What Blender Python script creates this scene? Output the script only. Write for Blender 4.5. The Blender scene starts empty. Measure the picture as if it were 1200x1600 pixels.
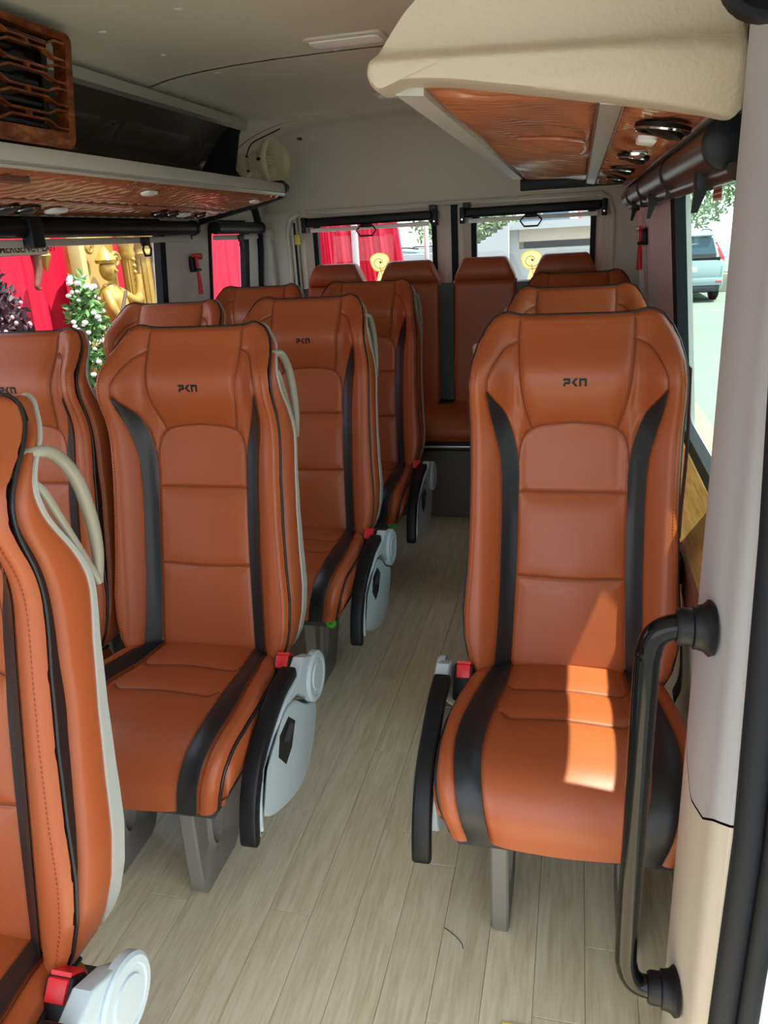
import bpy, bmesh, math, random
import numpy as np
from mathutils import Vector, Matrix

random.seed(7)
rng = np.random.default_rng(7)
SC = bpy.context.scene
COL = SC.collection

# ------------------------------------------------------------------ camera, sky, sun, exposure
cam_d = bpy.data.cameras.new('camera')
cam = bpy.data.objects.new('camera', cam_d)
COL.objects.link(cam)
RIGHT = Vector((0.9717, 0.2301, -0.0540)); DOWN = Vector((0.0272, -0.3357, -0.9416)); FWD = Vector((-0.2348, 0.9134, -0.3324))
FWD.normalize(); RIGHT = (RIGHT - FWD * RIGHT.dot(FWD)).normalized(); UP = RIGHT.cross(FWD)
M4 = Matrix((RIGHT, UP, -FWD)).transposed().to_4x4()
M4.translation = Vector((0.0, 0.0, 1.3187))
cam.matrix_world = M4
cam_d.sensor_fit = 'VERTICAL'; cam_d.sensor_height = 36.0
cam_d.lens = 36.0 * 1211.8 / 1600.0
cam_d.clip_start = 0.02; cam_d.clip_end = 300
SC.camera = cam

world = bpy.data.worlds.new('sky'); SC.world = world; world.use_nodes = True
wn = world.node_tree.nodes; wl = world.node_tree.links
bg = wn['Background']
tc = wn.new('ShaderNodeTexCoord'); sep = wn.new('ShaderNodeSeparateXYZ'); cr = wn.new('ShaderNodeValToRGB')
wl.new(tc.outputs['Generated'], sep.inputs[0]); wl.new(sep.outputs['Z'], cr.inputs[0]); wl.new(cr.outputs[0], bg.inputs[0])
cr.color_ramp.elements[0].position = 0.0; cr.color_ramp.elements[0].color = (0.95, 0.96, 0.98, 1)
cr.color_ramp.elements[1].position = 0.8; cr.color_ramp.elements[1].color = (0.62, 0.76, 0.97, 1)
bg.inputs[1].default_value = 1.8

sun_d = bpy.data.lights.new('sun', 'SUN'); sun = bpy.data.objects.new('sun', sun_d); COL.objects.link(sun)
sun_d.energy = 8.5; sun_d.angle = math.radians(0.55); sun_d.color = (1.0, 0.94, 0.84)
SUN_TO = Vector((0.36, -0.02, 0.93)).normalized()
sun.rotation_euler = SUN_TO.to_track_quat('Z', 'Y').to_euler()
sun.location = (4, 2, 9)

SC.view_settings.view_transform = 'Standard'; SC.view_settings.look = 'None'
SC.view_settings.gamma = 1.0; SC.view_settings.use_curve_mapping = False
SC.view_settings.exposure = 0.78

# ------------------------------------------------------------------ materials
def lin(h):
    h = h.lstrip('#'); v = [int(h[i:i+2], 16) / 255 for i in (0, 2, 4)]
    return tuple(c / 12.92 if c <= .04045 else ((c + .055) / 1.055) ** 2.4 for c in v) + (1,)

def mat(name, col, rough=.5, metal=0., spec=.5, bump=None, var=0., varscale=6., coat=0.):
    m = bpy.data.materials.new(name); m.use_nodes = True
    nt = m.node_tree; p = nt.nodes['Principled BSDF']
    p.inputs['Base Color'].default_value = lin(col); p.inputs['Roughness'].default_value = rough
    p.inputs['Metallic'].default_value = metal; p.inputs['Specular IOR Level'].default_value = spec
    p.inputs['Coat Weight'].default_value = coat
    t = nt.nodes.new('ShaderNodeTexCoord')
    if bump:
        n = nt.nodes.new('ShaderNodeTexNoise'); n.inputs['Scale'].default_value = bump[0]; n.inputs['Detail'].default_value = 4
        b = nt.nodes.new('ShaderNodeBump'); b.inputs['Strength'].default_value = bump[1]; b.inputs['Distance'].default_value = bump[2] if len(bump) > 2 else .002
        nt.links.new(t.outputs['Object'], n.inputs['Vector']); nt.links.new(n.outputs['Fac'], b.inputs['Height'])
        nt.links.new(b.outputs[0], p.inputs['Normal'])
    if var:
        n = nt.nodes.new('ShaderNodeTexNoise'); n.inputs['Scale'].default_value = varscale; n.inputs['Detail'].default_value = 3
        nt.links.new(t.outputs['Object'], n.inputs['Vector'])
        mx = nt.nodes.new('ShaderNodeMix'); mx.data_type = 'RGBA'
        c = lin(col)
        mx.inputs[6].default_value = tuple(x * (1 - var) for x in c[:3]) + (1,)
        mx.inputs[7].default_value = tuple(min(1, x * (1 + var)) for x in c[:3]) + (1,)
        nt.links.new(n.outputs['Fac'], mx.inputs[0]); nt.links.new(mx.outputs[2], p.inputs['Base Color'])
    return m

def wood_mat(name, c0, c1, c2, axis='Y', scale=9., stretch=14., rough=.4, bump=.15, rnd=.5, fine=3.):
    """streaky grain that runs along the axis"""
    m = bpy.data.materials.new(name); m.use_nodes = True
    nt = m.node_tree; N = nt.nodes.new; L = nt.links.new; p = nt.nodes['Principled BSDF']
    t = N('ShaderNodeTexCoord'); oi = N('ShaderNodeObjectInfo'); mp = N('ShaderNodeMapping')
    s = [stretch, stretch, stretch]; s['XYZ'.index(axis)] = 1.0
    mp.inputs['Scale'].default_value = s
    off = N('ShaderNodeVectorMath'); off.operation = 'ADD'
    sc = N('ShaderNodeVectorMath'); sc.operation = 'SCALE'; sc.inputs['Scale'].default_value = 31.0
    cmb = N('ShaderNodeCombineXYZ')
    for i in range(3): L(oi.outputs['Random'], cmb.inputs[i])
    L(cmb.outputs[0], sc.inputs[0]); L(t.outputs['Object'], off.inputs[0]); L(sc.outputs[0], off.inputs[1]); L(off.outputs[0], mp.inputs[0])
    n1 = N('ShaderNodeTexNoise'); n1.inputs['Scale'].default_value = scale; n1.inputs['Detail'].default_value = 6; n1.inputs['Distortion'].default_value = .6
    n2 = N('ShaderNodeTexNoise'); n2.inputs['Scale'].default_value = scale * fine; n2.inputs['Detail'].default_value = 5
    L(mp.outputs[0], n1.inputs['Vector']); L(mp.outputs[0], n2.inputs['Vector'])
    ad = N('ShaderNodeMath'); ad.operation = 'ADD'; ad.inputs[1].default_value = 0
    ml = N('ShaderNodeMath'); ml.operation = 'MULTIPLY_ADD'; ml.inputs[1].default_value = .45; L(n2.outputs['Fac'], ml.inputs[0])
    m2 = N('ShaderNodeMath'); m2.operation = 'MULTIPLY'; m2.inputs[1].default_value = .55; L(n1.outputs['Fac'], m2.inputs[0]); L(m2.outputs[0], ml.inputs[2])
    cr = N('ShaderNodeValToRGB'); e = cr.color_ramp.elements
    e[0].position = .32; e[0].color = lin(c0); e[1].position = .68; e[1].color = lin(c2); k = e.new(.5); k.color = lin(c1)
    L(ml.outputs[0], cr.inputs[0])
    hv = N('ShaderNodeHueSaturation'); mr = N('ShaderNodeMapRange'); mr.inputs[3].default_value = 1 - .1 * rnd; mr.inputs[4].default_value = 1 + .1 * rnd
    L(oi.outputs['Random'], mr.inputs[0]); L(mr.outputs[0], hv.inputs['Value']); L(cr.outputs[0], hv.inputs['Color']); L(hv.outputs[0], p.inputs['Base Color'])
    b = N('ShaderNodeBump'); b.inputs['Strength'].default_value = bump; b.inputs['Distance'].default_value = .001
    L(ml.outputs[0], b.inputs['Height']); L(b.outputs[0], p.inputs['Normal'])
    p.inputs['Roughness'].default_value = rough
    return m

def glass_mat(name, tint, refl=1.0):
    m = bpy.data.materials.new(name); m.use_nodes = True
    nt = m.node_tree; nt.nodes.remove(nt.nodes['Principled BSDF'])
    o = nt.nodes['Material Output']; t = nt.nodes.new('ShaderNodeBsdfTransparent'); g = nt.nodes.new('ShaderNodeBsdfGlossy')
    t.inputs[0].default_value = tint + (1,); g.inputs['Roughness'].default_value = .02
    lw = nt.nodes.new('ShaderNodeLayerWeight'); pw_ = nt.nodes.new('ShaderNodeMath'); pw_.operation = 'POWER'; pw_.inputs[1].default_value = 5
    f = nt.nodes.new('ShaderNodeMath'); f.operation = 'MULTIPLY_ADD'; f.inputs[1].default_value = .14; f.inputs[2].default_value = .02
    nt.links.new(lw.outputs['Facing'], pw_.inputs[0]); nt.links.new(pw_.outputs[0], f.inputs[0])
    x = nt.nodes.new('ShaderNodeMixShader'); nt.links.new(f.outputs[0], x.inputs[0]); nt.links.new(t.outputs[0], x.inputs[1]); nt.links.new(g.outputs[0], x.inputs[2])
    nt.links.new(x.outputs[0], o.inputs[0]); return m

LEATHER = mat('orange_leather', '#A15028', .42, bump=(330, .10, .001), var=.04)
LEATHER2 = mat('orange_leather_bench', '#A2502B', .45, bump=(330, .10, .001), var=.04)
RUCHED = mat('ruched_brown_leather', '#A96644', .22, spec=.7, bump=(60, .15, .002), var=.08, varscale=20)
BLACKL = mat('black_leather', '#17191D', .42, bump=(330, .1, .001))
BLACK = mat('black_plastic', '#101216', .45, spec=.3)
BLACKG = mat('black_gloss', '#08090A', .12, spec=.3)
RUBBER = mat('rubber', '#1A1D22', .65, spec=.2, bump=(90, .1))
SEAM = mat('seam_brown', '#74371A', .6)
STITCH = mat('thread', '#8A3E1C', .7)
SHELL = mat('seat_shell_grey', '#A6AAA5', .45, bump=(200, .05))
SHELL2 = mat('side_cover_grey', '#B7C6CC', .38)
LEG = mat('leg_grey', '#77736C', .45, bump=(150, .08))
HANDLE = mat('handle_beige', '#8F8B7C', .35)
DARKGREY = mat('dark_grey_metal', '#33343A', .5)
RED = mat('red_plastic', '#D8202A', .35)
CREAM = mat('cream_vinyl', '#BBAE99', .5, bump=(150, .6, .002))
TRIM = mat('wall_trim', '#D3CCC0', .55, bump=(300, .05))
TRIMG = mat('wall_trim_grey', '#D2CFC9', .55, bump=(300, .05))
HEADLINER = mat('headliner', '#DAD3C5', .85, bump=(260, .12))
PILLAR = mat('pillar_grey', '#A9A9AF', .5, bump=(300, .06))
PILLARB = mat('pillar_beige', '#BDB5A8', .5, bump=(300, .06))
ALU = mat('satin_aluminium', '#C5C3BD', .35, metal=.6)
GREYBAR = mat('grey_bar', '#BDB9B2', .4)
LENS = mat('white_lens', '#FBFAF6', .3)
CHROME = mat('chrome', '#D8D8D8', .12, metal=1.)
SILVERTUBE = mat('bronze_tube', '#5A4A42', .28, metal=.75)
WHITEBODY = mat('white_body', '#D9E2E8', .3, coat=.3)
FANCREAM = mat('aged_cream_plastic', '#D8CFAE', .5, var=.08)
FLOOR_W = wood_mat('floor_wood', '#C6B594', '#D8CAAB', '#E4D8BE', 'Y', 5., 12., .36, .12)
LEDGE_W = wood_mat('ledge_wood', '#8A6032', '#B08248', '#C79A5A', 'Y', 6., 12., .35, .1)
TRIM_W = wood_mat('burl_wood', '#34170A', '#6A3315', '#A5622E', 'Y', 9., 2.5, .15, .05)
BROWN = mat('brown_trim', '#6E4636', .4, bump=(80, .1))
GLASS = glass_mat('clear_glass', (.93, .95, .95))
GLASSG = glass_mat('green_glass', (.82, .92, .88))
GOLD = mat('gold_paint', '#A8873F', .3, metal=.35, var=.25, varscale=9)
REDCLOTH = mat('red_cloth', '#C60A34', .55, bump=(60, .1))
LEAF = mat('leaf_green', '#4E7A3A', .6, var=.35, varscale=3)
LEAFD = mat('leaf_dark', '#3C2B33', .6, var=.3, varscale=5)
LEAFP = mat('leaf_pale', '#6E8A58', .6, var=.3, varscale=2)
WHITEPETAL = mat('white_petal', '#F2F0E8', .6)
PINKPETAL = mat('pink_petal', '#E8A9B0', .6)
BARK = mat('bark', '#5B4A3C', .9, bump=(20, .4))
ASPHALT = mat('asphalt', '#7A8078', .9, bump=(80, .3), var=.08, varscale=2)
CONCRETE = mat('concrete_white', '#A2A6A4', .8, bump=(30, .1), var=.05)
CONCRETEB = mat('concrete_beige', '#AFA594', .8, bump=(30, .1), var=.05)
TAN = mat('tan_kerb', '#A89770', .85, bump=(60, .2), var=.1, varscale=8)
CARBODY = mat('car_silver', '#97A8AC', .25, coat=.6)
CARGLASS = mat('car_glass', '#33505E', .08, coat=.5)
TAIL = mat('tail_light', '#E8323C', .2, coat=.5)
GREEN = mat('green_sticker', '#3FA52B', .4)
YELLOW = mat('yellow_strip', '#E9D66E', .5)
def thin_mat(name, col):
    m = mat(name, col, .6); nt = m.node_tree; p = nt.nodes['Principled BSDF']; t = nt.nodes.new('ShaderNodeBsdfTranslucent'); t.inputs[0].default_value = lin(col)
    x = nt.nodes.new('ShaderNodeMixShader'); x.inputs[0].default_value = .75; nt.links.new(p.outputs[0], x.inputs[1]); nt.links.new(t.outputs[0], x.inputs[2])
    nt.links.new(x.outputs[0], nt.nodes['Material Output'].inputs[0]); return m
DECAL = thin_mat('decal_yellow', '#F8F4A8')
DECALO = thin_mat('decal_outline', '#F0D050')
STICKER = mat('sticker_white', '#E8E2D4', .6)
STICKERO = mat('sticker_orange', '#B5452C', .6)
DARKIN = mat('rack_inner_black', '#544A43', .5, bump=(120, .1))
BENCHBASE = mat('bench_base', '#5B564C', .6)

# ------------------------------------------------------------------ helpers
ORG = {}
def thing(name, label, cat, loc=(0, 0, 0), group=None, parent=None):
    o = bpy.data.objects.new(name, None); COL.objects.link(o); o.location = loc; o.empty_display_size = .05
    o['label'] = label; o['category'] = cat
    if group: o['group'] = group
    return o

def tag(o, label, cat, group=None):
    o['label'] = label; o['category'] = cat
    if group: o['group'] = group
    return o

def struct(o):
    o['kind'] = 'structure'; return o

def wloc(o):
    v = Vector((0, 0, 0))
    while o is not None:
        v += o.location; o = o.parent
    return v

def mk(name, verts, faces, m, parent=None, smooth=None, label=None):
    """one mesh object; vertices are given in world metres, stored relative to the parent"""
    me = bpy.data.meshes.new(name)
    v = np.asarray(verts, float)
    if parent is not None:
        v = v - np.array(wloc(parent))
    me.from_pydata(v.tolist(), [], [list(map(int, f)) for f in faces]); me.validate(); me.update()
    bm = bmesh.new(); bm.from_mesh(me); bmesh.ops.recalc_face_normals(bm, faces=bm.faces); bm.to_mesh(me); bm.free()
    me.materials.append(m)
    if smooth is not None:
        me.shade_smooth()
        if smooth < 180: me.set_sharp_from_angle(angle=math.radians(smooth))
    o = bpy.data.objects.new(name, me); COL.objects.link(o)
    if parent is not None: o.parent = parent
    if label: o['label'] = label
    return o

class MB:
    def __init__(s): s.v = []; s.f = []
    def add(s, v, f):
        n = len(s.v); s.v += [tuple(map(float, p)) for p in v]; s.f += [[i + n for i in q] for q in f]; return s
    def hexa(s, b, t):
        return s.add(list(b) + list(t), [(0, 1, 2, 3), (7, 6, 5, 4), (0, 4, 5, 1), (1, 5, 6, 2), (2, 6, 7, 3), (3, 7, 4, 0)])
    def box(s, x0, x1, y0, y1, z0, z1):
        return s.hexa([(x0, y0, z0), (x1, y0, z0), (x1, y1, z0), (x0, y1, z0)], [(x0, y0, z1), (x1, y0, z1), (x1, y1, z1), (x0, y1, z1)])
    def bbox(s, x0, x1, y0, y1, z0, z1, r=.005, seg=2):
        bm = bmesh.new(); bmesh.ops.create_cube(bm, size=1)
        for v in bm.verts: v.co = Vector((x0 + (v.co.x + .5) * (x1 - x0), y0 + (v.co.y + .5) * (y1 - y0), z0 + (v.co.z + .5) * (z1 - z0)))
        bmesh.ops.bevel(bm, geom=bm.edges[:], offset=r, segments=seg, affect='EDGES', profile=.5)
        bm.verts.ensure_lookup_table(); s.add([v.co[:] for v in bm.verts], [[v.index for v in f.verts] for f in bm.faces]); bm.free(); return s
    def tube(s, pts, r, n=12, cap=True, sx=1., closed=False):
        P = [Vector(p) for p in pts]; k = len(P); R = r if hasattr(r, '__len__') else [r] * k
        T = []
        for i in range(k):
            if closed: a, b = P[i - 1], P[(i + 1) % k]
            else: a, b = P[max(i - 1, 0)], P[min(i + 1, k - 1)]
            T.append((b - a).normalized())
        u = T[0].orthogonal().normalized(); rings = []
        for i in range(k):
            u = (u - T[i] * u.dot(T[i])).normalized(); w = T[i].cross(u)
            rings.append([P[i] + (u * math.cos(2 * math.pi * j / n) * sx + w * math.sin(2 * math.pi * j / n)) * R[i] for j in range(n)])
        v = [p for q in rings for p in q]; f = []
        for i in range(k if closed else k - 1):
            i2 = (i + 1) % k
            for j in range(n): f.append((i * n + j, i * n + (j + 1) % n, i2 * n + (j + 1) % n, i2 * n + j))
        if cap and not closed: f += [tuple(range(n))[::-1], tuple(range((k - 1) * n, k * n))]
        return s.add(v, f)
    def lathe(s, prof, c, ax=(0, 0, 1), n=24, caps=True):
        ax = Vector(ax).normalized(); u = ax.orthogonal().normalized(); w = ax.cross(u); c = Vector(c); v = []; f = []
        for (r, h) in prof:
            for j in range(n):
                a = 2 * math.pi * j / n; v.append(c + ax * h + (u * math.cos(a) + w * math.sin(a)) * max(r, 1e-4))
        for i in range(len(prof) - 1):
            for j in range(n): f.append((i * n + j, i * n + (j + 1) % n, (i + 1) * n + (j + 1) % n, (i + 1) * n + j))
        if caps: f += [tuple(range(n))[::-1], tuple(range((len(prof) - 1) * n, len(prof) * n))]
        return s.add(v, f)
    def prism(s, poly, fn, d0, d1):
        """poly: 2D outline; fn(a, b, d) -> point"""
        n = len(poly); v = [fn(a, b, d0) for a, b in poly] + [fn(a, b, d1) for a, b in poly]
        f = [tuple(range(n))[::-1], tuple(range(n, 2 * n))] + [(i, (i + 1) % n, n + (i + 1) % n, n + i) for i in range(n)]
        return s.add(v, f)
    def grid(s, A):
        A = np.asarray(A); n, m = A.shape[:2]
        return s.add(A.reshape(-1, 3), [(i * m + j, i * m + j + 1, (i + 1) * m + j + 1, (i + 1) * m + j) for i in range(n - 1) for j in range(m - 1)])
    def loops(s, L, cap0=False, cap1=False):
        n = len(L[0]); v = [p for q in L for p in q]; f = []
        for i in range(len(L) - 1):
            for j in range(n): f.append((i * n + j, i * n + (j + 1) % n, (i + 1) * n + (j + 1) % n, (i + 1) * n + j))
        if cap0: f.append(tuple(range(n))[::-1])
        if cap1: f.append(tuple(range((len(L) - 1) * n, len(L) * n)))
        return s.add(v, f)
    def sphere(s, c, rx, ry, rz, n=16, m=10):
        v = []; f = []
        for i in range(m + 1):
            t = math.pi * i / m
            for j in range(n):
                a = 2 * math.pi * j / n; v.append((c[0] + rx * max(math.sin(t), 1e-3) * math.cos(a), c[1] + ry * max(math.sin(t), 1e-3) * math.sin(a), c[2] + rz * math.cos(t)))
        for i in range(m):
            for j in range(n): f.append((i * n + j, i * n + (j + 1) % n, (i + 1) * n + (j + 1) % n, (i + 1) * n + j))
        return s.add(v, f)
    def build(s, name, m, parent=None, smooth=None, label=None): return mk(name, s.v, s.f, m, parent, smooth, label)

def rrect(a0, a1, b0, b1, r, k=6):
    out = []
    for cx, cy, t0 in ((a1 - r, b1 - r, 0), (a0 + r, b1 - r, 90), (a0 + r, b0 + r, 180), (a1 - r, b0 + r, 270)):
        for i in range(k + 1):
            t = math.radians(t0 + 90 * i / k); out.append((cx + r * math.cos(t), cy + r * math.sin(t)))
    return out

def catmull(P, n):
    P = np.asarray(P, float); out = []
    Q = np.vstack([2 * P[0] - P[1], P, 2 * P[-1] - P[-2]])
    k = len(P) - 1
    for i in range(n):
        t = i / (n - 1) * k; j = min(int(t), k - 1); u = t - j
        a, b, c, d = Q[j], Q[j + 1], Q[j + 2], Q[j + 3]
        out.append(.5 * (2 * b + (c - a) * u + (2 * a - 5 * b + 4 * c - d) * u * u + (3 * b - a - 3 * c + d) * u ** 3))
    return np.array(out)

def copy_tree(o, parent=None):
    c = o.copy(); COL.objects.link(c)
    if parent is not None: c.parent = parent
    for ch in list(o.children): copy_tree(ch, c)
    return c

def sm(a, b, x):
    t = np.clip((x - a) / (b - a), 0, 1); return t * t * (3 - 2 * t)

def seg_dist(X, Z, poly):
    d = np.full(X.shape, 1e9)
    for (a, b) in zip(poly[:-1], poly[1:]):
        ax, az = a; bx, bz = b; dx, dz = bx - ax, bz - az; L = dx * dx + dz * dz + 1e-12
        t = np.clip(((X - ax) * dx + (Z - az) * dz) / L, 0, 1)
        d = np.minimum(d, np.hypot(X - ax - t * dx, Z - az - t * dz))
    return d

# ------------------------------------------------------------------ the shell of the van
def xr(z): return .257 - (z - 1.4) * .0917       # inner face of the side walls; they lean in towards the roof
def xl(z): return -1.63 + (z - 1.4) * .0917
def slab(mb, y0, y1, z0, z1, side, t=.045):
    f = xr if side > 0 else xl
    a0, a1 = f(z0), f(z1); o = t * side
    mb.hexa([(a0, y0, z0), (a0 + o, y0, z0), (a0 + o, y1, z0), (a0, y1, z0)], [(a1, y0, z1), (a1 + o, y0, z1), (a1 + o, y1, z1), (a1, y1, z1)])

# floor and its planks
fl = struct(MB().box(-1.72, .34, -.35, 4.2, -.06, -.004).build('floor', BENCHBASE))
PW = .092; rowi = 0
plank_me = {}
x = -1.70
while x < .27:
    y = -.3 - random.random() * .9
    while y < 4.1:
        L = .92
        y0, y1 = max(y, -.3), min(y + L, 4.15)
        if y1 - y0 > .05:
            key = round(y1 - y0, 3)
            if key not in plank_me:
                o = MB().bbox(.0004, PW - .0004, .0005, key - .0005, -.0035, 0, .0006, 1).build('plank', FLOOR_W, fl)
                plank_me[key] = o.data
            else:
                o = bpy.data.objects.new('plank', plank_me[key]); COL.objects.link(o); o.parent = fl
            o.location = (x, y0, 0)
        y += L
    x += PW

# left wall: sill, pillars and header round two windows
w = MB()
slab(w, -1.0, 4.2, .0, .80, -1); slab(w, -1.0, 4.2, 1.42, 1.74, -1)
slab(w, -1.0, .9, .80, 1.42, -1); slab(w, 3.02, 3.45, .80, 1.42, -1); slab(w, 3.90, 4.2, .80, 1.42, -1)
wl_o = struct(w.build('wall_left', TRIMG))
# right wall: window from the pillar to y = 2.5, then a closed panel
w = MB()
slab(w, 2.5, 4.2, .64, .80, 1); slab(w, .83, 1.12, .64, .80, 1); slab(w, 1.12, 2.5, .64, .72, 1); slab(w, .83, 4.2, 1.42, 1.74, 1)
slab(w, 2.5, 4.2, .80, 1.42, 1); slab(w, .83, 1.12, .735, 1.42, 1)
w.box(.25, .34, .83, 4.2, 0, .645)
wr_o = struct(w.build('wall_right', TRIMG))
# sloping wood ledge below the right window
ledge = MB().hexa([(.246, 1.05, .648), (.300, 1.05, .732), (.300, 4.18, .732), (.246, 4.18, .648)], [(.238, 1.05, .655), (.294, 1.05, .742), (.294, 4.18, .742), (.238, 4.18, .655)]).build('wood_ledge', LEDGE_W, wr_o)
MB().tube([(.242, 1.05, .645), (.242, 4.18, .645)], .011, 10).build('ledge_edge', BROWN, wr_o, 60)
MB().box(.335, .362, 1.12, 2.5, .700, .716).build('sill_strip', mat('sill_blue_grey', '#B9CBD3', .35), wr_o)
MB().box(.236, .252, 1.05, 4.18, .56, .645).build('ledge_apron', BROWN, wr_o)

def window(side, y0, y1, z0, z1, name, gm, gask=.03):
    f = xr if side > 0 else xl
    def ring(r, d, inset):
        return [(f(b) + side * d, a, b) for a, b in rrect(y0 + inset, y1 - inset, z0 + inset, z1 - inset, r)]
    root = struct(MB().loops([ring(.05, .002, -.012), ring(.05, -.008, 0), ring(.04, .0, gask), ring(.04, .03, gask), ring(.05, .03, -.012), ring(.05, .002, -.012)]).build(name, RUBBER, None, 50))
    MB().loops([ring(.04, .020, gask - .004), ring(.04, .024, gask - .004)], True, True).build('pane', gm, root)
    return root
window(-1, .9, 3.03, .80, 1.43, 'window_1', GLASS)
window(-1, 3.45, 3.90, .80, 1.43, 'window_2', GLASS)
window(1, 1.10, 2.52, .712, 1.43, 'window_3', GLASSG)

# ceiling: three panels with open seams, curving down to the rear header
def zc(x): 
    t = (x + .68) / .90
    return 1.865 - .03 * t * t - .10 * np.abs(t) ** 6
def ceil_panel(y0, y1, n=12):
    xs = np.linspace(-1.60, .23, 40); ys = np.linspace(y0, y1, n); A = np.zeros((n, 40, 3))
    for i, yy in enumerate(ys): A[i] = np.stack([xs, np.full(40, yy), zc(xs)], 1)
    B = A + np.array([0, 0, .02]); mb = MB(); mb.grid(A); mb.grid(B)
    return mb
xs = np.linspace(-1.62, .25, 30)
A = np.array([[(a, yy, zc(a) + .03) for a in xs] for yy in (-1.0, 4.2)]); B = A + np.array([0, 0, .05])
mb = MB(); mb.loops([list(map(tuple, np.vstack([A[0], B[0][::-1]]))), list(map(tuple, np.vstack([A[1], B[1][::-1]])))], True, True)
ceil = struct(mb.build('ceiling', DARKGREY))
for (a, b) in ((-1.0, 2.60), (2.612, 3.712)): ceil_panel(a, b).build('panel', HEADLINER, ceil, 60)
# rear cove
ang = np.linspace(0, math.pi / 2, 12); xs = np.linspace(-1.60, .23, 40)
A = np.zeros((14, 40, 3))
for i in range(12):
    A[i] = np.stack([xs, np.full(40, 3.88 + .27 * math.sin(ang[i])), zc(xs) - .24 * (1 - math.cos(ang[i]))], 1)
A[12] = np.stack([xs, np.full(40, 4.155), np.full(40, 1.56)], 1); A[13] = np.stack([xs, np.full(40, 4.16), np.full(40, 1.465)], 1)
A[0, :, 1] = 3.724
MB().grid(A).build('rear_panel', HEADLINER, ceil, 60)
for (cx, cy) in ((-.948, 1.99), (-1.195, 2.05), (-1.187, 2.35), (-1.161, 2.66), (-.728, 2.58), (-.902, 3.34), (-.31, 2.2)):
    MB().lathe([(.012, -.004), (.012, 0), (.008, .003)], (cx, cy, zc(cx) - .001), (0, 0, -1), 14).build('clip', TRIMG, ceil, 40)
MB().lathe([(.012, -.004), (.012, 0), (.008, .003)], (-1.28, 3.80, 1.775), (0, -.3, -1), 14).build('clip', DARKGREY, ceil, 40, 'dark ceiling clip above the fan')

# rear wall: side posts, header, then two doors with windows
w = MB()
def post(xa, xb): w.box(xa, xb, 4.14, 4.24, 0, 1.47)
post(-1.67, -1.455); post(.11, .32)
w.box(-1.62, .25, 4.165, 4.24, 1.46, 1.75)
rw = struct(w.build('wall_rear', TRIM))
for (xa, r_) in ((-1.50, .03), (.155, .03)):
    MB().tube([(xa, 4.135, .3), (xa, 4.135, 1.38), (xa + (.02 if xa < -1 else -.02), 4.135, 1.44), (xa + (.07 if xa < -1 else -.07), 4.135, 1.468)], .014, 10).build('post_ridge', TRIM, rw, 60)
MB().box(-1.468, -1.458, 4.132, 4.15, .3, 1.42).build('seam_gap', RUBBER, rw)
MB().tube([(-1.40, 4.14, 1.468), (.10, 4.14, 1.468)], .010, 8).build('header_ridge', TRIM, rw, 60)
MB().bbox(-1.455, -1.435, 4.10, 4.138, 1.31, 1.36, .003).build('yellow_tag', mat('yellow_tag', '#D9C24A', .5), rw)
def rear_door(name, xa, xb, ha, hb):
    def L(a0, a1, b0, b1, r, y): return [(a, y, b) for a, b in rrect(a0, a1, b0, b1, r, 7)]
    Y0, Y1 = 4.17, 4.23
    d = struct(MB().loops([L(xa, xb, .30, 1.475, .03, Y1), L(xa, xb, .30, 1.475, .03, Y0), L(ha - .045, hb + .045, .88, 1.462, .09, Y0 - .004), L(ha - .03, hb + .03, .90, 1.448, .085, Y0 + .01), L(ha, hb, .93, 1.432, .07, Y0 + .018), L(ha, hb, .93, 1.432, .07, Y1)]).build(name, TRIM, None, 40))
    g = MB().loops([L(ha - .004, hb + .004, .926, 1.436, .072, Y0 + .012), L(ha + .0, hb - .0, .93, 1.432, .07, Y0 + .004), L(ha + .022, hb - .022, .95, 1.412, .06, Y0 + .012), L(ha + .022, hb - .022, .95, 1.412, .06, Y0 + .05)]).build('gasket', RUBBER, d, 50)
    MB().loops([L(ha + .018, hb - .018, .947, 1.415, .06, Y0 + .035), L(ha + .018, hb - .018, .947, 1.415, .06, Y0 + .039)], True, True).build('pane', GLASS, d)
    return d
door_l = rear_door('door_1', -1.450, -.634, -1.375, -.715)
door_r = rear_door('door_2', -.600, .108, -.530, .075)
struct(MB().box(-.634, -.600, 4.165, 4.22, .3, 1.475).build('trim_1', RUBBER))

# rear quarter seal and grey cover beside the small left window
struct(MB().tube([(xl(.5), 4.05, .5), (xl(1.0), 4.06, 1.0), (xl(1.30) + .01, 4.05, 1.30), (xl(1.40) + .02, 4.02, 1.42), (xl(1.46) + .02, 3.96, 1.50), (xl(1.5) + .02, 3.86, 1.545)], .016, 10).build('trim_2', RUBBER, None, 60))
struct(MB().bbox(xl(1) - .02, xl(1.4) + .05, 4.07, 4.16, .4, 1.40, .02, 3).build('trim_3', TRIMG, None, 40))
for z in (1.345, 1.24):
    MB().lathe([(.010, 0), (.010, .004), (.006, .007)], (-1.578, 4.11, z), (1, 0, 0), 14).build('screw_cap', TRIMG, bpy.data.objects['trim_3'], 40)

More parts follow.
